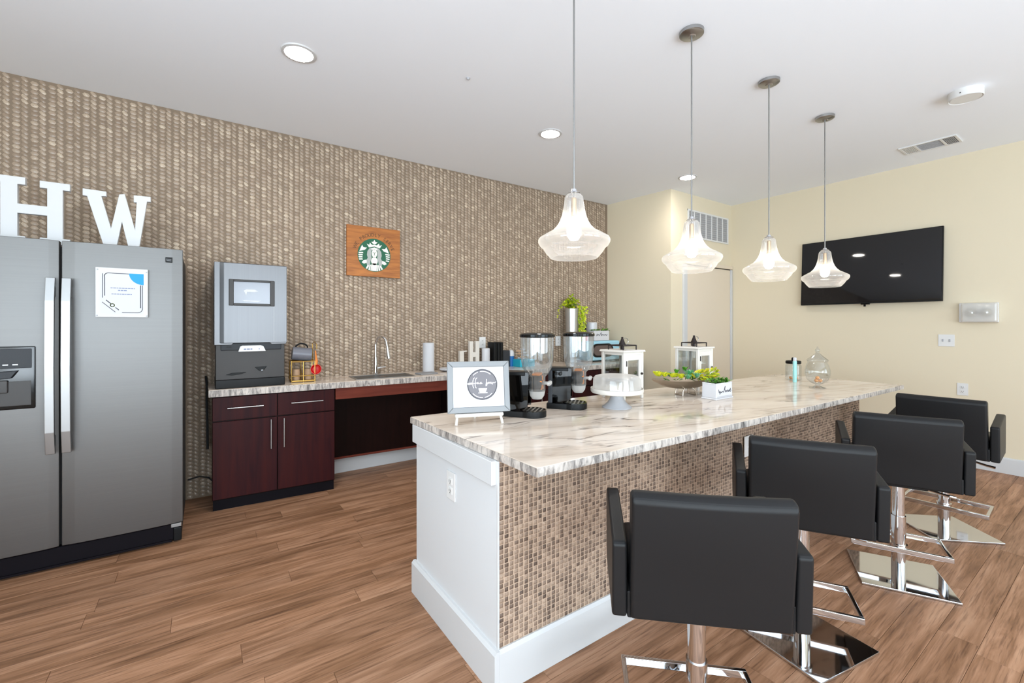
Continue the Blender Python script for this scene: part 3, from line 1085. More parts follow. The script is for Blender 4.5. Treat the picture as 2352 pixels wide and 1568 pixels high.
bm = B(); box(bm, -.24, .24, -.13, .115, .0003, .0012)
obj('bowl', bm, M['steel'], sk)
bm = B(); lathe(bm, [(0, .0022), (.022, .0022), (.028, .0012)], 20)
obj('drain', bm, M['chrome'], sk)

t = thing('kitchen_faucet', 'tall chrome gooseneck faucet at the wall counter sink', 'faucet', (1.30, 4.075, CT))
bm = B(); lathe(bm, [(0, .0), (.026, 0), (.026, .006), (.020, .012), (.0175, .10), (.016, .16), (0.0, .165)], 24)
obj('body', bm, M['chrome'], t)
pts = [(0, 0, .14), (0, 0, .27)] + [(.032 - .032*math.cos(math.radians(a)), -.055+.055*math.cos(math.radians(a)), .28+.068*math.sin(math.radians(a))) for a in range(10, 171, 16)]
pts += [(.070, -.118, .245), (.074, -.126, .20)]
bm = B(); tube(bm, pts, .0105, 12)
obj('gooseneck', bm, M['chrome'], t)
bm = B(); cyl(bm, (.069, -.116, .252), (.078, -.132, .150), .0125, .0165, 16)
obj('spray_head', bm, M['chrome'], t)
bm = B(); cyl(bm, (.015, -.004, .055), (.045, -.010, .062), .012, n=14); cyl(bm, (.045, -.010, .062), (.088, -.016, .066), .006, .005, 10)
obj('lever', bm, M['chrome'], t)

# ice dispenser
t = thing('ice_dispenser', 'tall steel countertop ice dispenser with dark lower panel', 'ice dispenser', (.287, 3.765, CT), 0)
hw = .221
bm = B(); box(bm, -hw, hw, .004, .36, .0, .062, .006, 2)
obj('base_tray', bm, M['black'], t)
bm = B(); box(bm, -hw+.002, hw-.002, .014, .36, .062, .32, .004, 2)
obj('lower_panel', bm, M['darkgrey'], t)
bm = B(); prism(bm, [(-.228, .312), (-.125, .312), (-.11, .326), (.115, .326), (.13, .312), (.23, .312), (.23, .905), (-.228, .905)], .0, .36, 'xz', .004, 2)
obj('hopper_cabinet', bm, M['steelv'], t, angle=25)
bm = B(); prism(bm, [(-.222, .014), (-.170, -.014), (.232, -.014), (.232, .01)], .325, .902, 'xy', .003, 1)
obj('front_cover', bm, M['steelv'], t)
bm = B(); box(bm, -.002+.145, .001+.145, -.0152, -.013, .335, .60, .0004, 1)
obj('cover_crease', bm, M['handle'], t)
bm = B(); box(bm, -.19, .195, .004, .03, .272, .326, .006, 2)
obj('dispense_head', bm, M['slate'], t)
bm = B()
for a in ((-.142, -.112, .595, .785), (.118, .148, .595, .785)):
    box(bm, a[0], a[1], -.022, -.012, a[2], a[3], .003, 1)
box(bm, -.113, .119, -.022, -.012, .595, .613, .003, 1); box(bm, -.113, .119, -.022, -.012, .769, .785, .003, 1)
obj('window_surround', bm, M['darkgrey'], t)
bm = B(); box(bm, -.114, .120, -.0155, -.013, .611, .771)
obj('ice_window', bm, mat('grey_window', '8f929b', 0.12, spec=0.6), t)
bm = B(); prism(bm, [(-.05, .705), (-.035, .715), (.02, .715), (.04, .703), (.02, .696), (-.03, .697), (-.035, .672)], -.0162, -.0152, 'xz'); prism(bm, [(-.06, .636), (.06, .634), (.04, .625), (-.05, .628)], -.0162, -.0152, 'xz')
obj('window_print', bm, M['white'], t, smooth=False)
bm = B(); prism(bm, [(-.085, .262), (.092, .262), (.075, .300), (.06, .306), (-.06, .306), (-.072, .300)], -.012, .006, 'xz', .003, 1)
tg = obj('label_chute', bm, M['plastic'], t)
for xx, L in ((-.05, .016), (-.03, .018), (-.008, .012), (.045, .006)):
    obj('print_mark', box(B(), xx, xx+L, -.0128, -.0118, .276, .284), M['inkl'], tg, smooth=False)
bm = B(); box(bm, -.155, -.125, .002, .006, .292, .302)
obj('maker_plate', bm, M['rubber'], t)
bm = B(); prism(bm, [(.02, .145), (.10, .148), (.075, .112), (.05, .116)], .009, .02, 'xz', .002, 1)
obj('water_spout', bm, M['black'], t)
bm = B(); box(bm, .058, .078, .004, .012, .114, .126, .003, 1)
obj('nozzle', bm, M['chrome'], t)
bm = B(); prism(bm, [(-.16, .098), (-.12, .110), (-.03, .112), (-.06, .100), (-.12, .092)], .009, .02, 'xz', .002, 1)
obj('drip_slot', bm, M['black'], t)

# brass two-tier caddy with a tipped mug and a hanging red scoop
t = thing('wire_caddy', 'small brass wire caddy on the counter beside the ice dispenser', 'caddy', (.655, 3.93, CT), RA)
bm = B()
X0, X1, Y0, Y1 = -.085, .085, -.075, .075
for xx in (X0, 0.0, X1):
    for yy in (Y0, Y1):
        cyl(bm, (xx, yy, 0), (xx, yy, .165), .004, n=8)
for zz in (.006, .050, .165):
    for yy in (Y0, Y1):
        cyl(bm, (X0, yy, zz), (X1, yy, zz), .0045, n=8)
    for xx in (X0, X1):
        cyl(bm, (xx, Y0, zz), (xx, Y1, zz), .0045, n=8)
obj('wire_frame', bm, M['brass'], t)
bm = B(); box(bm, X0, X1, Y0, Y1, .010, .014)
obj('tray', bm, M['brass'], t)
bm = B(); box(bm, X0, X1, Y0, Y1, .160, .163)
obj('tray', bm, M['brass'], t)
bm = B(); tube(bm, [(.085, .06, .165), (.085, .06, .30), (.09, .0, .318), (.1, -.06, .30), (.1, -.07, .26)], .0035, 8)
obj('hook', bm, M['brass'], t)
for k, (xx, m_) in enumerate(((-.045, 'brown_paper'), (.045, 'brown_paper'))):
    bm = B(); lathe(bm, [(0, 0), (.026, 0), (.030, .06), (.028, .085), (0, .085)], 16)
    o = obj('condiment_jar', bm, M[m_], loc=(.655+xx, 3.925, CT+.0145))
    tag(o, 'brown packet standing in the left half of the brass caddy' if k == 0 else 'brown packet standing in the right half of the brass caddy', 'packet')
t = thing('grey_mug', 'dark grey mug lying tipped on top of the brass caddy', 'mug', (.648, 3.915, CT+.221), RA)
bm = B(); prof = [(.0, -.07), (.050, -.07), (.053, -.06), (.053, .07), (.049, .07), (.049, -.055), (0, -.06)]
lathe(bm, prof, 28)
o = obj('cup', bm, M['mug'], t); o.rotation_euler = (0, math.radians(97), 0)
bm = B(); tube(bm, [(-.045, 0, .05)] + [(-.045+.075*math.sin(math.radians(a))*0+.045*(1-math.cos(math.radians(a))), 0, .05+.034*math.sin(math.radians(a))) for a in range(20, 181, 20)], .006, 8)
obj('mug_handle', bm, M['black'], t)
t = thing('measuring_scoop', 'red scoop with orange handle hanging from the brass caddy', 'scoop', (.745, 3.848, CT+.098), 0)
bm = B(); lathe(bm, [(0, -.030), (.020, -.026), (.036, -.012), (.042, 0), (.042, .006), (.038, .006), (.037, 0), (.03, -.012), (0, -.024)], 24)
o = obj('cup', bm, M['red'], t); o.rotation_euler = (math.radians(80), 0, math.radians(-25))
bm = B(); tube(bm, [(0, 0, .036), (.002, 0, .065), (.0, .004, .095), (-.004, .006, .150)], [.009, .011, .007, .004], 8)
obj('handle', bm, M['amber'], t)

t = thing('paper_towel_roll', 'white paper towel roll standing on the wall counter', 'paper towel', (1.80, 4.02, CT))
bm = B(); lathe(bm, [(0, .003), (.055, .003), (.056, .006), (.056, .277), (.054, .28), (.02, .28), (.02, .27), (0, .27)], 36)
obj('roll', bm, M['paper'], t)
bm = B(); lathe(bm, [(0, 0), (.062, 0), (.062, .003), (0, .003)], 28)
obj('foot', bm, M['greyc'], t)
t = obj('dish_stack', lathe(B(), [(0, 0), (.05, 0), (.085, .012), (.088, .016), (.085, .020), (.09, .026), (.086, .030), (.05, .022), (0, .02)], 32), M['ceramic'], loc=(1.985, 3.96, CT))
tag(t, 'low white dish on the wall counter right of the paper towel roll', 'dish')
t = obj('grey_cloth', box(B(), -.09, .09, -.06, .06, 0, .012, .005, 2), M['grey'], loc=(1.70, 3.84, CT))
t.rotation_euler = (0, 0, RA+.15)
tag(t, 'folded grey cloth lying flat in front of the paper towel roll', 'cloth')
# small white letters and jars by the wall
def hpoly(w_, h_, s_, bar):
    return [(-w_/2, 0), (-w_/2+s_, 0), (-w_/2+s_, h_*.42), (w_/2-s_, h_*.42), (w_/2-s_, 0), (w_/2, 0), (w_/2, h_), (w_/2-s_, h_), (w_/2-s_, h_*.42+bar), (-w_/2+s_, h_*.42+bar), (-w_/2+s_, h_), (-w_/2, h_)]
t = obj('letter_block', prism(B(), hpoly(.118, .283, .045, .05), -.02, .02, 'xz', .002, 1), M['white_wood'], loc=(2.325, 4.05, CT))
tag(t, 'small white wooden letter H standing on the wall counter', 'letter')
t = obj('napkin_stand', prism(prism(B(), [(-.025, 0), (.025, 0), (.02, .19), (-.025, .185)], -.02, .02, 'xz', .002, 1), [(-.02, .17), (.06, .178), (.06, .188), (-.02, .184)], -.012, .012, 'xz'), M['white_wood'], loc=(2.178, 4.05, CT))
tag(t, 'slim white block left of the small white letter H', 'block')
t = obj('white_canister', lathe(B(), [(0, 0), (.042, 0), (.044, .004), (.044, .2), (.038, .208), (0, .208)], 28), M['ceramic'], loc=(2.455, 4.02, CT))
tag(t, 'white canister between the small letter H and the black organiser', 'canister')
t = thing('cup_organiser', 'black upright cup and lid organiser on the wall counter', 'organiser', (2.578, 4.03, CT))
for k, (a, b_) in enumerate(((-.058, -.018), (-.012, .022), (.026, .058))):
    bm = B(); box(bm, a, b_, -.07, .06, 0, .27-(k % 2)*.008, .006, 2)
    obj('divider', bm, M['black'], t)
t = obj('black_box', box(B(), -.045, .045, -.06, .06, 0, .178, .005, 2), M['slate'], loc=(2.688, 4.03, CT))
tag(t, 'low black box beside the taller black organiser', 'box')
t = thing('capped_tub', 'white tub with a blue band beside the low black box', 'tub', (2.775, 4.02, CT))
bm = B(); lathe(bm, [(0, 0), (.038, 0), (.04, .11), (.04, .112), (0, .112)], 24)
obj('tub_body', bm, M['cobalt'], t)
bm = B(); lathe(bm, [(.041, .112), (.041, .148), (.03, .172), (.012, .18), (0, .18)], 24)
obj('lid', bm, M['ceramic'], t)
t = thing('packet_pile', 'pile of brown and clear snack packets behind the first cereal dispenser', 'packets', (2.88, 3.93, CT+.0805))
rnd = random.Random(3)
for k in range(7):
    bm = B(); prism(bm, [(-.04, -.02), (.04, -.022), (.043, .022), (-.04, .02)], 0, .016, 'xy', .005, 1)
    o = obj('packet', bm, M['brown_paper' if k % 2 else 'paper'], t, loc=(rnd.uniform(-.03, .03), rnd.uniform(-.02, .03), .002+k*.0155))
    o.rotation_euler = (rnd.uniform(-.03, .03), rnd.uniform(-.03, .03), rnd.uniform(0, 3))
t = obj('teal_carton', box(B(), -.1, .1, -.08, .08, 0, .08, .003, 1), M['teal'], loc=(2.88, 3.93, CT))
tag(t, 'flat teal carton behind the first cereal dispenser', 'carton')

# leaf helpers
def leaf(bm, p, d, n_, L, W_, cup=0.15):
    d = d.normalized()
    s_ = d.cross(n_).normalized()
    n_ = s_.cross(d).normalized()
    P = [p, p+d*L*.35+s_*W_/2+n_*L*cup*.5, p+d*L*.75+s_*W_*.4+n_*L*cup*.3, p+d*L, p+d*L*.75-s_*W_*.4+n_*L*cup*.3, p+d*L*.35-s_*W_/2+n_*L*cup*.5, p+d*L*.5-n_*L*.02]
    v = [bm.verts.new(q) for q in P]
    for a, b_ in ((0, 1), (1, 2), (2, 3), (3, 4), (4, 5), (5, 0)):
        bm.faces.new((v[a], v[b_], v[6]))

def rdir(r, up=0.3):
    a = r.uniform(0, 2*PI)
    return Vector((math.cos(a), math.sin(a), r.uniform(-.2, 1)*up*2))

t = thing('trailing_plant', 'lime trailing plant in a tall galvanised vase by the woven wall', 'plant', (3.65, 3.99, CT))
bm = B(); lathe(bm, [(0, 0), (.062, 0), (.064, .01), (.070, .30), (.078, .62), (.080, .65), (.074, .65), (.066, .55), (0, .5)], 32)
obj('tall_vase', bm, M['foil'], t)
r_ = random.Random(11)
bm = B()
for k in range(150):
    a = r_.uniform(0, 2*PI); rr = r_.uniform(0, .16)*r_.uniform(.4, 1)
    p = Vector((rr*math.cos(a), rr*math.sin(a)*.7, .65 + r_.uniform(0.0, .16)*(1-rr/.2)))
    leaf(bm, p, rdir(r_, .5), Vector((r_.uniform(-.4, .4), r_.uniform(-.4, .4), 1)), r_.uniform(.035, .06), r_.uniform(.025, .04))
for st in range(7):
    xs = .07 + st*.016
    zb_ = [.30, .28, .34, .42, .36, .50, .56][st]
    z = .68
    while z > zb_:
        for q in range(2):
            p = Vector((xs+r_.uniform(-.02, .03)+(0.66-z)*.05, -.05+r_.uniform(-.03, .03), z))
            leaf(bm, p, Vector((r_.uniform(-1, 1), r_.uniform(-1, .4), -.7)), Vector((r_.uniform(-.3, .3), -1, .4)), r_.uniform(.025, .042), r_.uniform(.018, .028))
        z -= .022
for st in range(3):
    for q in range(7):
        p = Vector((-.11-q*.022, -.03, .70-.012*q*q*.35+st*.02))
        leaf(bm, p, Vector((-1, r_.uniform(-1, 1), r_.uniform(-.8, .4))), Vector((0, -.5, 1)), .03, .02)
obj('foliage', bm, M['lime'], t, kind='stuff')
bm = B()
for k in range(10):
    a = r_.uniform(0, 2*PI)
    tube(bm, [(0, 0, .6), (.05*math.cos(a), .05*math.sin(a), .70), (.11*math.cos(a), .08*math.sin(a), .70)], .002, 5)
obj('stem', bm, M['leaf'], t)

t = thing('microwave_oven', 'pale blue retro microwave with pill-shaped black window in the corner', 'microwave', (4.10, 3.90, CT), RA*0.3)
bm = B(); box(bm, -.28, .28, -.02, .215, .012, .257, .022, 3)
obj('body', bm, M['mint'], t)
bm = B(); box(bm, -.275, .275, -.015, .20, 0, .013, .003, 1)
obj('foot_rail', bm, M['black'], t)
def pill(x0, x1, z, r):
    return [(x1+r*math.cos(math.radians(a)), z+r*math.sin(math.radians(a))) for a in range(-90, 91, 15)] + [(x0+r*math.cos(math.radians(a)), z+r*math.sin(math.radians(a))) for a in range(90, 271, 15)]
bm = B(); prism(bm, pill(-.135, .07, .138, .084), -.028, -.015, 'xz', .002, 1)
dr_ = obj('door_ring', bm, M['black'], t)
bm = B(); prism(bm, pill(-.13, .065, .138, .062), -.0295, -.02, 'xz')
obj('door_window', bm, mat('brown_window', '5c504d', 0.15), dr_)
bm = B(); lathe(bm, [(0, .02), (.016, .02), (.02, 0)], 20)
for zz in (.10, .18):
    pass
o = obj('knob', bm, M['chrome'], t, loc=(.215, -.019, .1)); o.rotation_euler = (PI/2, 0, 0)
t = thing('herb_planter', 'small white lettered planter of greens on top of the microwave', 'planter', (4.065, 3.93, CT+.2575))
bm = B(); box(bm, -.135, .125, -.045, .045, 0, .125, .006, 2)
obj('trough', bm, M['ceramic'], t)
bm = B()
zz = .072
pts = [(-.10, zz-.012), (-.09, zz+.012), (-.08, zz-.008), (-.065, zz+.006), (-.05, zz-.01), (-.035, zz+.006), (-.02, zz+.03), (-.015, zz-.012), (.0, zz+.008), (.015, zz-.008), (.03, zz+.006), (.045, zz-.008), (.06, zz+.006), (.075, zz-.01), (.09, zz+.006)]
ribbon(bm, pts, .006, -.0462, -.0448)
obj('script_line', bm, M['ink'], t, smooth=False)
bm = B()
for k in range(70):
    p = Vector((r_.uniform(-.14, .13), r_.uniform(-.045, .045), .118+r_.uniform(0, .02)))
    leaf(bm, p, rdir(r_, .4), Vector((0, 0, 1)), .035, .02)
obj('greens', bm, M['leaf'], t, kind='stuff')
t = obj('white_tin', lathe(B(), [(0, 0), (.068, 0), (.070, .004), (.070, .22), (.064, .228), (0, .228)], 28), M['ceramic'], loc=(4.06, 4.062, CT+.2575))
tag(t, 'white tin behind the small planter on the microwave', 'tin')
t = obj('red_cap_jar', lathe(B(), [(0, 0), (.03, 0), (.03, .035), (.033, .035), (.033, .06), (0, .06)], 20), M['red'], loc=(3.865, 3.97, CT+.2575))
tag(t, 'small red-capped jar on the left end of the microwave', 'jar')

# loose hose and cord beside the fridge
bm = B(); tube(bm, [(-.10, 4.125, .155), (-.03, 4.12, .17), (.03, 4.115, .15), (.08, 4.11, .09), (.12, 4.10, .02), (.16, 4.08, .008)], .005, 8)
tag(obj('power_cord', bm, M['rubber']), 'black cord drooping down the woven wall beside the refrigerator', 'cord')
bm = B(); tube(bm, [(.012, 4.10, .93), (.018, 4.06, .86), (.016, 4.02, .75), (.02, 4.0, .60), (.022, 3.99, .40)], .008, 8)
tag(obj('drain_hose', bm, M['rubber']), 'black hose running down behind the left end of the counter', 'hose')

# ------------------------------------------------------------ island
t = thing('kitchen_island', 'long white-ended island clad in brown woven covering on its seating side', 'island', (0, 0, 0))
IX0, IX1, IY0, IY1 = .865, 4.345, 1.342, 1.985
bm = B(); prism(bm, [(IX0, IY0), (IX1, IY0), (IX1, 1.93), (IX0, 2.073)], 0.0, .832, 'xy')
core = obj('island_body', bm, M['panel'], t)
bm = B(); prism(bm, [(.845, 1.345), (.866, 1.345), (.866, 2.079), (.845, 2.079)], .745, .832, 'xy', .002, 1)
obj('top_rail', bm, M['white'], t)
bm = B()
prism(bm, [(IY0-.019, 0), (IY0, 0), (IY0, .157), (IY0-.010, .157), (IY0-.019, .145)], .8662, IX1, 'yz')
obj('base_board', bm, M['white'], t)
bm = B()
prism(bm, [(.845, 0), (.866, 0), (.866, .157), (.855, .157), (.845, .145)], IY0-.0188, 2.088, 'xz')
obj('base_board', bm, M['white'], t)
bm = B(); box(bm, .8645, .872, IY0-.009, IY0+.002, .157, .832, .001, 1)
obj('corner_bead', bm, M['white'], t)
bm = B(); box(bm, .872, IX1, IY0-.004, IY0+.001, .157, .832)
obj('woven_backing', bm, M['cords'], t)
# basket weave pieces
vs, fs = [], []
cw, ch = .0222, .0176
nx, nz = int((IX1-.872)/cw), int((.832-.157)/ch)
for i in range(nx):
    for k in range(nz):
        xc, zc = .872+(i+.5)*cw, .157+(k+.5)*ch
        over = (i+k) % 2
        hw_, hh_ = (cw*.40, ch*.40) if over else (cw*.35, ch*.46)
        xc += random.uniform(-.0008, .0008); zc += random.uniform(-.0006, .0006)
        d = random.uniform(.0022, .0042)
        b = len(vs)
        y0 = IY0-.0042
        vs += [(xc-hw_, y0, zc-hh_), (xc+hw_, y0, zc-hh_), (xc+hw_, y0, zc+hh_), (xc-hw_, y0, zc+hh_),
               (xc-hw_*.6, y0-d, zc-hh_*.55), (xc+hw_*.6, y0-d, zc-hh_*.55), (xc+hw_*.6, y0-d, zc+hh_*.55), (xc-hw_*.6, y0-d, zc+hh_*.55)]
        fs += [(b+4, b+5, b+6, b+7), (b, b+1, b+5, b+4), (b+1, b+2, b+6, b+5), (b+2, b+3, b+7, b+6), (b+3, b, b+4, b+7)]
raw('woven_strand', vs, fs, M['weave'], t, 'stuff', 'brown basket-woven strands covering the island front')

ic = thing('island_counter', 'long pale veined stone island top with rough chiselled edge', 'counter', (0, 0, 0))
ICP = [(.878, 1.122), (4.365, 1.068), (4.365, 1.965), (.846, 2.104)]
bm = B(); prism(bm, ICP, .833, CT, 'xy', .003, 2)
obj('slab', bm, M['stone'], ic)
for i in (0, 3):
    a, b_ = Vector(ICP[i]), Vector(ICP[(i+1) % 4])
    d = (b_-a).normalized(); n_ = Vector((d.y, -d.x))
    bm = B()
    N = int((b_-a).length/.018)
    lo, hi, mi = [], [], []
    for k in range(N+1):
        p = a.lerp(b_, k/N)
        j = n_*(.0015 + random.uniform(0, .0035))
        q = n_*(.0005 + random.uniform(0, .002))
        hi.append(bm.verts.new((p.x+q.x, p.y+q.y, CT-.0015)))
        mi.append(bm.verts.new((p.x+j.x, p.y+j.y, CT-.014-random.uniform(0, .006))))
        lo.append(bm.verts.new((p.x+q.x, p.y+q.y, .8335)))
    for k in range(N):
        bm.faces.new((hi[k], hi[k+1], mi[k+1], mi[k]))
        bm.faces.new((mi[k], mi[k+1], lo[k+1], lo[k]))
    obj('chiselled_edge', bm, M['chisel'], ic, angle=60)

# ------------------------------------------------------------ salon stools
def make_stool(label):
    t = thing('salon_stool', label, 'stool', group='charcoal salon stools along the island')
    # back shell
    bm = B()
    prism(bm, [(-.147, .511), (-.088, .511), (-.100, .62), (-.128, .862), (-.150, .874), (-.174, .866), (-.184, .852)], -.208, .208, 'yz', .011, 3)
    bmesh.ops.subdivide_edges(bm, edges=[e for e in bm.edges if e.calc_length() > .2], cuts=5, use_grid_fill=True)
    for v in bm.verts:      # softly bowed padding
        if v.co.z > .6:
            v.co.y -= .010*(1-(v.co.x/.21)**2)*min(1, (v.co.z-.6)/.15)
    obj('backrest', bm, M['vinyl'], t, angle=40)
    bm = B(); box(bm, -.2155, .2155, -.139, .17, .511, .585, .004, 2)
    obj('seat_base', bm, M['vinyl'], t)
    bm = B(); box(bm, -.211, .211, -.095, .195, .565, .640, .025, 4)
    obj('seat_cushion', bm, M['vinyl'], t, angle=60)
    for s_ in (-1, 1):
        bm = B()
        poly = [(-.139, .511), (-.148, .716), (-.141, .723), (.150, .762), (.170, .760), (.180, .748), (.184, .735), (.178, .56), (.160, .516)]
        prism(bm, poly, s_*.216, s_*.2565, 'yz', .008, 3)
        obj('armrest', bm, M['vinyl'], t, angle=40)
    bm = B(); box(bm, -.10, .10, -.09, .09, .490, .511, .004, 1)
    obj('seat_plate', bm, M['black'], t)
    bm = B(); cyl(bm, (0, 0, .30), (0, 0, .492), .026, n=32)
    cyl(bm, (0, 0, .012), (0, 0, .32), .0305, n=36)
    obj('column', bm, M['chrome'], t)
    bm = B(); tube(bm, [(.03, .01, .478), (.12, .02, .468), (.19, .022, .452), (.225, .024, .447)], [.006, .006, .007, .008], 8)
    obj('lever', bm, M['chrome'], t)
    bm = B()
    fz = .150
    for a in ((-.205, .205, -.046, -.030), (-.205, .205, .185, .201)):
        box(bm, a[0], a[1], a[2], a[3], fz-.013, fz+.013, .003, 2)
    for a in (-.205, .189):
        box(bm, a, a+.016, -.032, .187, fz-.013, fz+.013, .003, 2)
    obj('footrest', bm, M['chrome'], t)
    bm = B(); cyl(bm, (0, 0, fz-.022), (0, 0, fz+.022), .037, n=32)
    obj('footrest_collar', bm, M['chrome'], t)
    bm = B(); box(bm, -.19, .19, -.19, .19, 0.0005, .012, .003, 2)
    obj('base_plate', bm, M['chrome'], t)
    return t
st0 = make_stool('charcoal salon stool nearest the camera, its base outside the picture')
STOOLS = [(1.216, .778, 46.0, 0), (2.072, .838, 31.0, 49), (3.010, .757, 23.5, 4), (3.937, .761, 3.1, 44)]
labs = [None, 'charcoal salon stool second from the front, with a dark-looking mirror base',
        'charcoal salon stool third from the front, mirror base showing beige wall',
        'farthest charcoal salon stool, turned towards the beige wall']
for i, (x, y, a, bp) in enumerate(STOOLS):
    rz = math.radians(a-90)
    if i == 0:
        st0.location = (x, y, 0); st0.rotation_euler = (0, 0, rz)
        o = st0
    else:
        o = dup(st0, (x, y, 0), rz, labs[i])
    for c in o.children:
        if c.name.startswith('base_plate'):
            c.rotation_euler = (0, 0, math.radians(bp))

# ------------------------------------------------------------ things on the island
# coffee bar sign on a small easel
sa = math.radians(-21)
SX, SY = 1.052, 1.787
LB = Matrix.Rotation(math.radians(-9), 4, 'X')
t = thing('table_easel', 'small white wooden table easel under the coffee sign', 'easel', (SX, SY, CT), sa)
for sx in (-1, 1):
    bm = B()
    tube(bm, [(sx*.108, -.030, .0), (sx*.098, -.006, .055), (sx*.085, .040, .20)], .0065, 8)
    obj('front_leg', bm, M['white_wood'], t)
bm = B(); tube(bm, [(0, .115, 0), (0, .045, .19)], .006, 8)
obj('back_leg', bm, M['white_wood'], t)
bm = B(); box(bm, -.112, .112, -.034, .004, .036, .052, .003, 1)
obj('ledge', bm, M['white_wood'], t)
bm = B(); box(bm, -.09, .09, .036, .044, .178, .19, .002, 1)
obj('cross_bar', bm, M['white_wood'], t)
t = thing('framed_sign', 'pale grey framed coffee bar sign on the white easel', 'sign', (SX, SY, CT), sa)
FM = Matrix.Translation((0, -.020, .0535)) @ LB
FW, FH, FB = .146, .236, .026
def fm(bm):
    bmesh.ops.transform(bm, matrix=FM, verts=bm.verts[:])
    return bm
for poly in ([(-FW, 0), (FW, 0), (FW-FB, FB), (-FW+FB, FB)], [(-FW, FH), (FW, FH), (FW-FB, FH-FB), (-FW+FB, FH-FB)],
             [(-FW, 0), (-FW, FH), (-FW+FB, FH-FB), (-FW+FB, FB)], [(FW, 0), (FW, FH), (FW-FB, FH-FB), (FW-FB, FB)]):
    obj('frame_side', fm(prism(B(), poly, -.009, .009, 'xz', .002, 1)), M['silver_frame'], t)
obj('card', fm(box(B(), -FW+.02, FW-.02, -.003, .004, .02, FH-.02)), M['paper'], t)
cxs, czs, cr = .017, .128, .069
obj('round_print', fm(prism(B(), [(cxs+cr*math.cos(2*PI*i/48), czs+cr*math.sin(2*PI*i/48)) for i in range(48)], -.0036, -.002, 'xz')), M['disc_grey'], t, smooth=False)
bm = B()
ribbon(bm, [(cxs+cr*math.cos(2*PI*i/48), czs+cr*math.sin(2*PI*i/48)) for i in range(49)], .0045, -.0042, -.003)
obj('round_border', fm(bm), M['rim_grey'], t, smooth=False)
bm = B()
def strokes(bm, lines, wd):
    for ln in lines:
        ribbon(bm, [(cxs+x*cr, czs+y_*cr) for x, y_ in ln], wd, -.0046, -.0034)
px = lambda *p: [((a-832)/318, (597-b_)/318) for a, b_ in p]
strokes(bm, [
    px((560, 560), (520, 568), (512, 580), (540, 592), (600, 575)),
    px((580, 560), (565, 578), (590, 590), (612, 570), (590, 556)),
    px((668, 452), (640, 470), (628, 530), (624, 600), (632, 650), (646, 668)),
    px((718, 452), (690, 480), (680, 540), (676, 610), (684, 655), (700, 668)),
    px((610, 575), (660, 572), (720, 562)),
    px((715, 575), (745, 565), (740, 550), (720, 560), (722, 582), (760, 578)),
    px((770, 578), (812, 566), (806, 550), (788, 558), (788, 584), (830, 574)),
    px((925, 490), (918, 560), (910, 632), (930, 620), (938, 570), (920, 560)),
    px((938, 570), (985, 556), (960, 556), (958, 580), (985, 575), (1000, 556)),
    px((1000, 556), (1030, 556), (1010, 582), (1040, 575), (1050, 600), (1060, 560), (1090, 570), (1130, 552)),
], .0030)
obj('script_lettering', fm(bm), M['whiteink'], t, smooth=False)
bm = B()
strokes(bm, [[(.88*math.cos(math.radians(a)), .88*math.sin(math.radians(a))) for a in range(a0, a1, -6)] for a0, a1 in ((134, 104), (98, 46), (-44, -82), (-90, -140))], .0032)
strokes(bm, [px((745, 775), (935, 775))], .0032)
prism(bm, [(cxs+x*cr, czs+y_*cr) for x, y_ in px((745, 680), (935, 680), (905, 750), (880, 768), (790, 768), (765, 750))], -.0046, -.0034, 'xz')
obj('cup_print', fm(bm), M['whiteink'], t, smooth=False)

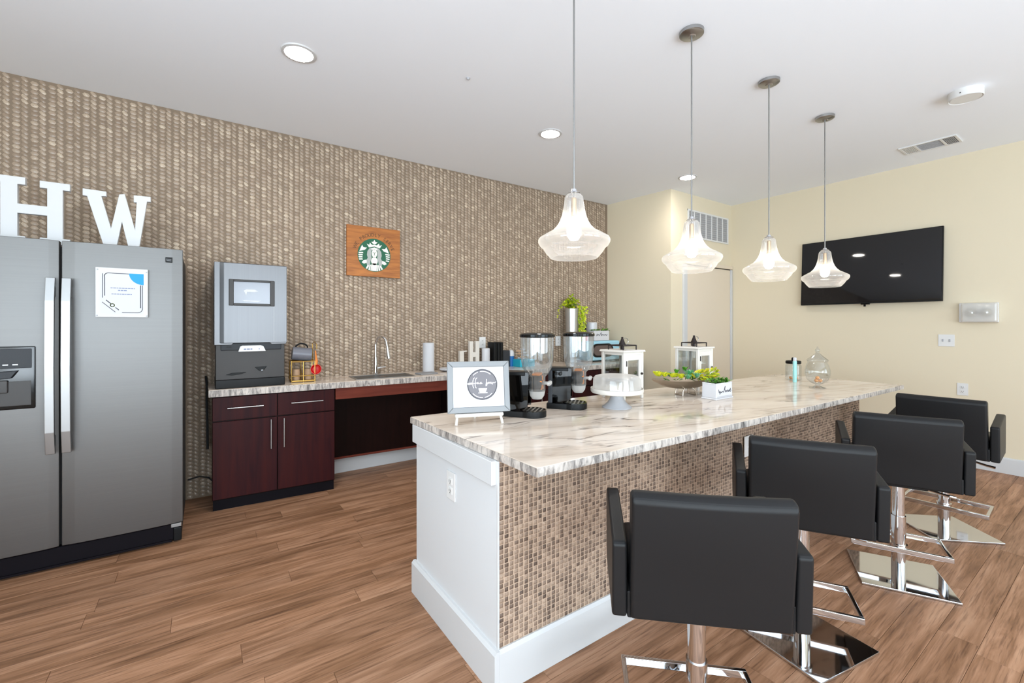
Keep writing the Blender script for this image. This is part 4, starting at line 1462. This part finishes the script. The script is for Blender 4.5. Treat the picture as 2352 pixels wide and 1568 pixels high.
# cereal dispensers
def dispenser(label, loc, rz):
    t = thing('cereal_dispenser', label, 'dispenser', loc, rz, 'clear cereal dispensers on the island')
    # local: tray centred on origin, front = -y, column behind at +y
    bm = B()
    poly = [(-.058, .04)] + [(.067*math.cos(math.radians(a)), .067*math.sin(math.radians(a))) for a in range(165, 376, 14)] + [(.058, .04), (.050, .150), (-.050, .150)]
    prism(bm, poly, 0, .030, 'xy', .003, 2)
    obj('stand_foot', bm, M['black'], t)
    bm = B(); lathe(bm, [(.060, .030), (.060, .034), (.066, .034), (.066, .028)], 36)
    tr = obj('drip_tray', bm, M['gloss'], t)
    bm = B()
    for k in range(5):
        yy = -.042+k*.021
        hwid = math.sqrt(.058**2-yy**2)
        box(bm, -hwid, hwid, yy-.004, yy+.004, .030, .034)
    obj('tray_bar', bm, M['handle'], tr, smooth=False)
    bm = B(); box(bm, -.046, .046, .118, .142, .03, .222, .004, 2)
    obj('column', bm, M['slate'], t)
    for sx in (-1, 1):
        bm = B(); prism(bm, [(.020, .05), (.120, .03), (.120, .222), (.012, .222)], sx*.040-.003, sx*.040+.003, 'yz', .001, 1)
        obj('side_panel', bm, M['smoke'], t)
    bm = B(); box(bm, -.046, .046, .030, .142, .205, .224, .004, 1)
    obj('bracket', bm, M['black'], t)
    # hopper
    bm = B(); lathe(bm, [(.026, .118), (.042, .130), (.042, .200), (.056, .214), (.073, .243), (.080, .282), (.0815, .33), (.083, .395), (.084, .398)], 44)
    HF = (0, -.020, 0)
    h = obj('hopper', bm, M['hopper'], t, angle=60, loc=HF)
    bm = B(); lathe(bm, [(0, .418), (.05, .420), (.080, .416), (.088, .410), (.089, .400), (.084, .396), (0, .396)], 44)
    obj('lid', bm, M['gloss'], t, loc=HF)
    # dosing wheel
    bm = B(); cyl(bm, (0, -.026, .168), (0, .052, .168), .034, n=26)
    obj('dosing_wheel', bm, M['black'], t, loc=HF)
    bm = B()
    for k in range(5):
        a = 2*PI*k/5+.3
        ca, sa_ = math.cos(a), math.sin(a)
        prism(bm, [(ca*.012-sa_*.002, .168+sa_*.012+ca*.002), (ca*.037-sa_*.002, .168+sa_*.037+ca*.002), (ca*.037+sa_*.002, .168+sa_*.037-ca*.002), (ca*.012+sa_*.002, .168+sa_*.012-ca*.002)], -.030, -.022, 'xz')
    obj('paddle', bm, M['amber'], t, loc=HF)
    bm = B(); prism(bm, [(-.036, .216), (.04, .216), (.03, .206), (-.026, .206)], -.02, .02, 'xz', .002, 1)
    obj('cereal_residue', bm, M['amber'], t, loc=HF)
    bm = B(); cyl(bm, (0, -.026, .168), (0, -.058, .168), .008, n=12); box(bm, -.030, .030, -.072, -.054, .158, .178, .006, 2)
    obj('turn_knob', bm, M['acryl'], t, loc=HF)
    bm = B(); lathe(bm, [(.040, .128), (.036, .105), (.024, .088), (.022, .088), (.034, .105), (.038, .128)], 32)
    obj('spout', bm, M['acryl'], t, loc=HF)
    return t
d0 = dispenser('cereal dispenser with clear hopper right beside the coffee sign', (1.358, 1.768, CT), math.radians(40))
dup(d0, (1.676, 1.806, CT), math.radians(42), 'cereal dispenser with clear hopper nearer the cake stand')

# cake stand with clear cover
t = thing('cake_stand', 'white pedestal cake stand in front of the first lantern', 'cake stand', (1.884, 1.690, CT))
bm = B(); lathe(bm, [(0, 0), (.080, 0), (.081, .004), (.070, .012), (.050, .030), (.038, .050), (.032, .072), (.034, .082), (0, .082)], 40)
obj('pedestal', bm, M['greyc'], t)
bm = B(); lathe(bm, [(0, .080), (.125, .080), (.140, .084), (.144, .092), (.144, .108), (.139, .108), (.137, .101), (0, .099)], 56)
obj('plate', bm, M['white_wood'], t)
t2 = thing('cake_cover', 'low clear cover resting on the white cake stand', 'cover', (1.884, 1.690, CT+.1005))
bm = B(); lathe(bm, [(.132, 0), (.131, .010), (.129, .058), (.120, .072), (.104, .077), (0, .079)], 56)
obj('dome', bm, M['acryl'], t2, angle=60)
bm = B(); lathe(bm, [(.1325, 0), (.1345, .003), (.1325, .008), (.1315, .003), (.1325, 0)], 56)
obj('rim', bm, M['acryl'], t2)

# lanterns
def lantern(label, loc, rz):
    t = thing('white_lantern', label, 'lantern', loc, rz, 'white wooden lanterns on the island')
    s_ = .083
    bm = B()
    box(bm, -s_, s_, -s_, s_, .030, .046, .002, 1)
    obj('floor_board', bm, M['white_wood'], t)
    for sx in (-1, 1):
        for sy in (-1, 1):
            bm = B(); box(bm, sx*s_-.009, sx*s_+.009, sy*s_-.009, sy*s_+.009, 0, .290, .002, 1)
            obj('corner_post', bm, M['white_wood'], t)
    for zz, hh in ((.046, .020), (.272, .018)):
        for sy in (-1, 1):
            obj('rail', box(B(), -s_+.009, s_-.009, sy*s_-.006, sy*s_+.006, zz, zz+hh, .001, 1), M['white_wood'], t)
        for sx in (-1, 1):
            obj('rail', box(B(), sx*s_-.006, sx*s_+.006, -s_+.009, s_-.009, zz, zz+hh, .001, 1), M['white_wood'], t)
    # door on the -y side
    bm = B()
    box(bm, -s_+.010, -s_+.032, -s_-.008, -s_+.004, .048, .272, .0015, 1)
    box(bm, s_-.032, s_-.010, -s_-.008, -s_+.004, .048, .272, .0015, 1)
    box(bm, -s_+.032, s_-.032, -s_-.0075, -s_+.0035, .048, .080, .0015, 1)
    box(bm, -s_+.032, s_-.032, -s_-.0075, -s_+.0035, .240, .272, .0015, 1)
    d = obj('door', bm, M['white_wood'], t)
    bm = B(); box(bm, -s_+.014, -s_+.021, -s_-.012, -s_-.007, .205, .238, .001, 1)
    obj('latch', bm, M['iron'], d)
    bm = B(); lathe(bm, [(0, .012), (.006, .011), (.008, .006), (.004, 0)], 14)
    o = obj('knob', bm, M['iron'], d, loc=(s_-.014, -s_-.008, .155)); o.rotation_euler = (PI/2, 0, 0)
    for rzz in (0, 1, 2, 3):
        bm = B(); box(bm, -s_+.012, s_-.012, -.0012, .0012, .062, .274)
        a = rzz*PI/2
        o = obj('glass_pane', bm, M['clear'], t, loc=(math.sin(a)*(s_-.002)*1.0, -math.cos(a)*(s_-.002), 0))
        o.rotation_euler = (0, 0, a)
    bm = B(); prism(bm, [(-.102, .290), (.102, .290), (.094, .302), (-.094, .302)], -.102, .102, 'xz', .002, 1)
    obj('roof_board', bm, M['white_wood'], t)
    bm = B()
    q = .060
    for sx in (-1, 1):
        for sy in (-1, 1):
            cyl(bm, (sx*q, sy*q, .300), (sx*q, sy*q, .330), .004, n=8)
    for sx in (-1, 1):
        cyl(bm, (sx*q, -q, .329), (sx*q, q, .329), .004, n=8)
        cyl(bm, (-q, sx*q, .329), (q, sx*q, .329), .004, n=8)
    for sx in (-1, 1):
        cyl(bm, (sx*q, sx*q, .329), (0, 0, .329), .004, n=8)
        cyl(bm, (sx*q, -sx*q, .329), (0, 0, .329), .004, n=8)
    obj('iron_gallery', bm, M['iron'], t)
    bm = B(); lathe(bm, [(.012, .300), (.012, .326), (.022, .332), (.017, .345), (.010, .362), (.006, .374), (.008, .379), (0, .382)], 20)
    obj('finial', bm, M['iron'], t)
    bm = B(); tube(bm, [(.004, 0, .372)] + [(.030-.026*math.cos(math.radians(a)), 0, .352+.022*math.sin(math.radians(a))) for a in range(30, 331, 30)], .0022, 6)
    obj('carry_ring', bm, M['nickel'], t)
    return t
l0 = lantern('white wooden lantern with iron top behind the cake stand', (2.168, 1.900, CT), 0)
dup(l0, (2.905, 1.878, CT), 0, 'white wooden lantern with iron top behind the silver bowl')

# silver bowl of succulents
t = thing('silver_bowl', 'long silver footed bowl in front of the second lantern', 'bowl', (2.600, 1.742, CT), math.radians(-20))
bm = B()
nU, nV = 36, 10
grid = []
for i in range(nU+1):
    u = -1 + 2*i/nU
    hw_ = .100*(1-abs(u)**2.4)**.6 if abs(u) < 1 else 0
    zr = .100 + .018*abs(u)**2 + .010*u
    zb_ = .038 + (zr-.038-.004)*abs(u)**2.2
    rowv = []
    for k in range(nV+1):
        v = -1 + 2*k/nV
        rowv.append(bm.verts.new((u*.250, v*(hw_+.001), zb_ + (zr-zb_)*abs(v)**1.8)))
    grid.append(rowv)
for i in range(nU):
    for k in range(nV):
        bm.faces.new((grid[i][k], grid[i+1][k], grid[i+1][k+1], grid[i][k+1]))
bmesh.ops.solidify(bm, geom=bm.faces[:], thickness=.0025)
obj('bowl_shell', bm, M['silver'], t, angle=70)
for sx in (-1, 1):
    bm = B()
    tube(bm, [(sx*.050, -.040, 0), (sx*.046, -.038, .030), (sx*.030, -.030, .046)], .0035, 8)
    tube(bm, [(sx*.050, .040, 0), (sx*.046, .038, .030), (sx*.030, .030, .046)], .0035, 8)
    cyl(bm, (sx*.050, -.040, .003), (sx*.050, .040, .003), .003, n=8)
    obj('foot', bm, M['silver'], t)
r2 = random.Random(5)
t2 = thing('succulent_arrangement', 'yellow and green succulents filling the silver bowl', 'succulents', (2.600, 1.742, CT), math.radians(-20))
def rosette(bm, c, R, n=18, h=.6):
    for k in range(n):
        a = k*2.39996
        f = (k+1)/n
        d = Vector((math.cos(a), math.sin(a), h + (1-f)*1.6))
        leaf(bm, Vector(c), d, Vector((0, 0, 1)), R*(.45+.55*f), R*.5, .25)
bm = B()
for x in [-.215, -.19, -.165, -.14, -.115, -.09, -.065, -.04, -.015, .01, .035, .06]:
    for q in range(2):
        rosette(bm, (x+r2.uniform(-.01, .01), r2.uniform(-.035, .035)*(1-abs(x)/.28), .104+.02*abs(x/.2)), r2.uniform(.038, .050), 20, .8)
obj('yellow_rosettes', bm, M['yellow'], t2, kind='stuff')
bm = B()
for k in range(110):
    u = .070+.145*k/110
    a = r2.uniform(0, 2*PI)
    leaf(bm, Vector((u+.01, 0.020*math.sin(a), .116+.016*math.cos(a)+.12*(u-.07))), Vector((.6, math.sin(a), math.cos(a)+.2)), Vector((-.5, 0, 1)), .032, .022)
obj('yellow_spray', bm, M['yellow'], t2, kind='stuff')
bm = B()
for c, R in (((.02, .0, .120), .062), ((.055, -.04, .110), .050), ((-.02, -.05, .105), .046), ((-.10, .03, .115), .045), ((.07, .03, .115), .045)):
    rosette(bm, c, R, 22, .9)
obj('sage_rosettes', bm, M['sage'], t2, kind='stuff')
bm = B()
for c, R in (((-.055, .02, .135), .042), ((.000, .01, .150), .044)):
    rosette(bm, c, R, 14, 1.2)
for k in range(30):
    leaf(bm, Vector((r2.uniform(-.15, .15), r2.uniform(-.04, .04), .098)), rdir(r2, .8), Vector((0, 0, 1)), .035, .012)
obj('green_leaves', bm, M['leaf'], t2, kind='stuff')

# lettered planter box
t = thing('lettered_planter', 'white lettered planter box of green sprigs in front of the silver bowl', 'planter', (2.637, 1.545, CT), 0)
bm = B(); box(bm, -.096, .096, -.051, .051, 0, .010, .003, 1)
obj('foot', bm, M['ceramic'], t)
bm = B()
prism(bm, [(-.092, .010), (.092, .010), (.089, .094), (-.089, .094)], -.047, .047, 'xz', .004, 2)
obj('box', bm, M['ceramic'], t)
bm = B()
for a in ((-.086, .086, .094, .101),):
    box(bm, -.090, .090, -.047, -.040, .092, .101, .002, 1); box(bm, -.090, .090, .040, .047, .092, .101, .002, 1)
    box(bm, -.090, -.083, -.04, .04, .092, .101, .002, 1); box(bm, .083, .090, -.04, .04, .092, .101, .002, 1)
obj('lip', bm, M['ceramic'], t)
bm = B()
for a, b_ in (((-.080, .080), (.016, .020)), ):
    box(bm, a[0], a[1], -.0482, -.0465, b_[0], b_[1])
obj('front_moulding', bm, M['greyc'], t, smooth=False)
bm = B()
L = [(-.065, .062), (-.060, .045), (-.050, .052), (-.052, .034), (-.040, .048), (-.030, .042), (-.020, .050), (-.008, .042), (.004, .074), (.008, .078), (.004, .060), (.012, .042), (.020, .052), (.028, .042), (.036, .054), (.044, .042), (.052, .054), (.058, .042), (.066, .062), (.072, .046), (.066, .040)]
ribbon(bm, L, .0038, -.0482, -.0465)
obj('script_line', bm, M['ink'], t, smooth=False)
bm = B()
for k in range(150):
    p = Vector((r2.uniform(-.085, .085), r2.uniform(-.04, .04), .096+r2.uniform(0, .018)))
    leaf(bm, p, rdir(r2, .5), Vector((0, 0, 1)), r2.uniform(.018, .032), r2.uniform(.010, .018))
for k in range(20):
    p = Vector((r2.uniform(.06, .09), r2.uniform(-.03, .04), .102))
    leaf(bm, p, Vector((1, r2.uniform(-.5, .5), .25)), Vector((0, 0, 1)), .035, .014)
obj('sprigs', bm, M['leaf'], t, kind='stuff')
bm = B(); box(bm, -.083, .083, -.04, .04, .088, .096)
obj('soil', bm, M['rubber'], t)

# jars at the far end
t = thing('apothecary_jar', 'round clear lidded glass jar at the far end of the island', 'jar', (3.655, 1.376, CT))
bm = B(); lathe(bm, [(.050, 0), (.052, .003), (.030, .010), (.014, .018), (.014, .026), (.040, .036), (.066, .060), (.078, .100), (.078, .130), (.068, .165), (.058, .185), (.060, .192), (.066, .196)], 44)
obj('bowl', bm, M['clear'], t, angle=60)
bm = B(); lathe(bm, [(.067, .198), (.064, .206), (.045, .222), (.028, .236), (.020, .246), (.012, .252), (.010, .262), (.016, .268), (.014, .278), (.006, .288), (.004, .298), (0, .300)], 40)
obj('lid', bm, M['clear'], t, angle=60)
for k, (dx_, dy_, dz_) in enumerate(((-.016, 0, 0), (.012, .012, 0), (.006, -.016, 0), (.0, 0, .021))):
    o = obj('sweet', lathe(B(), [(0, -.013), (.010, -.008), (.014, 0), (.010, .008), (0, .013)], 14), M['candy'], loc=(3.655+dx_, 1.376+dy_, CT+.053+dz_))
    tag(o, 'peach-coloured sweet at the bottom of the round glass jar', 'sweet', 'sweets in the round glass jar')
t = thing('lidded_jar', 'straight clear glass jar with black lid at the far end of the island', 'jar', (4.02, 1.69, CT))
bm = B(); lathe(bm, [(0, .002), (.055, .002), (.058, .008), (.058, .120), (.050, .132), (.050, .138)], 36)
obj('glass_body', bm, M['clear'], t, angle=60)
bm = B(); lathe(bm, [(.052, .134), (.056, .136), (.056, .156), (.050, .160), (.014, .160), (.013, .180), (.009, .186), (0, .187)], 32)
obj('lid', bm, M['black'], t)
for k, (dx_, dy_) in enumerate(((-.02, -.01), (.018, -.02), (.0, .02))):
    o = obj('sweet', lathe(B(), [(0, -.011), (.010, -.007), (.013, 0), (.010, .007), (0, .011)], 14), M['candy'], loc=(4.02+dx_, 1.69+dy_, CT+.0145))
    tag(o, 'peach-coloured sweet at the bottom of the black-lidded jar', 'sweet', 'sweets in the black-lidded jar')
t = thing('turquoise_tumbler', 'slim turquoise bottle standing in front of the black-lidded jar', 'bottle', (3.86, 1.612, CT))
bm = B(); lathe(bm, [(0, 0), (.013, 0), (.0145, .003), (.0145, .165), (.012, .170), (0, .170)], 24)
obj('tube', bm, M['turquoise'], t)
bm = B(); lathe(bm, [(.0122, .170), (.0122, .192), (.009, .197), (0, .197)], 20)
obj('cap', bm, M['paper'], t)
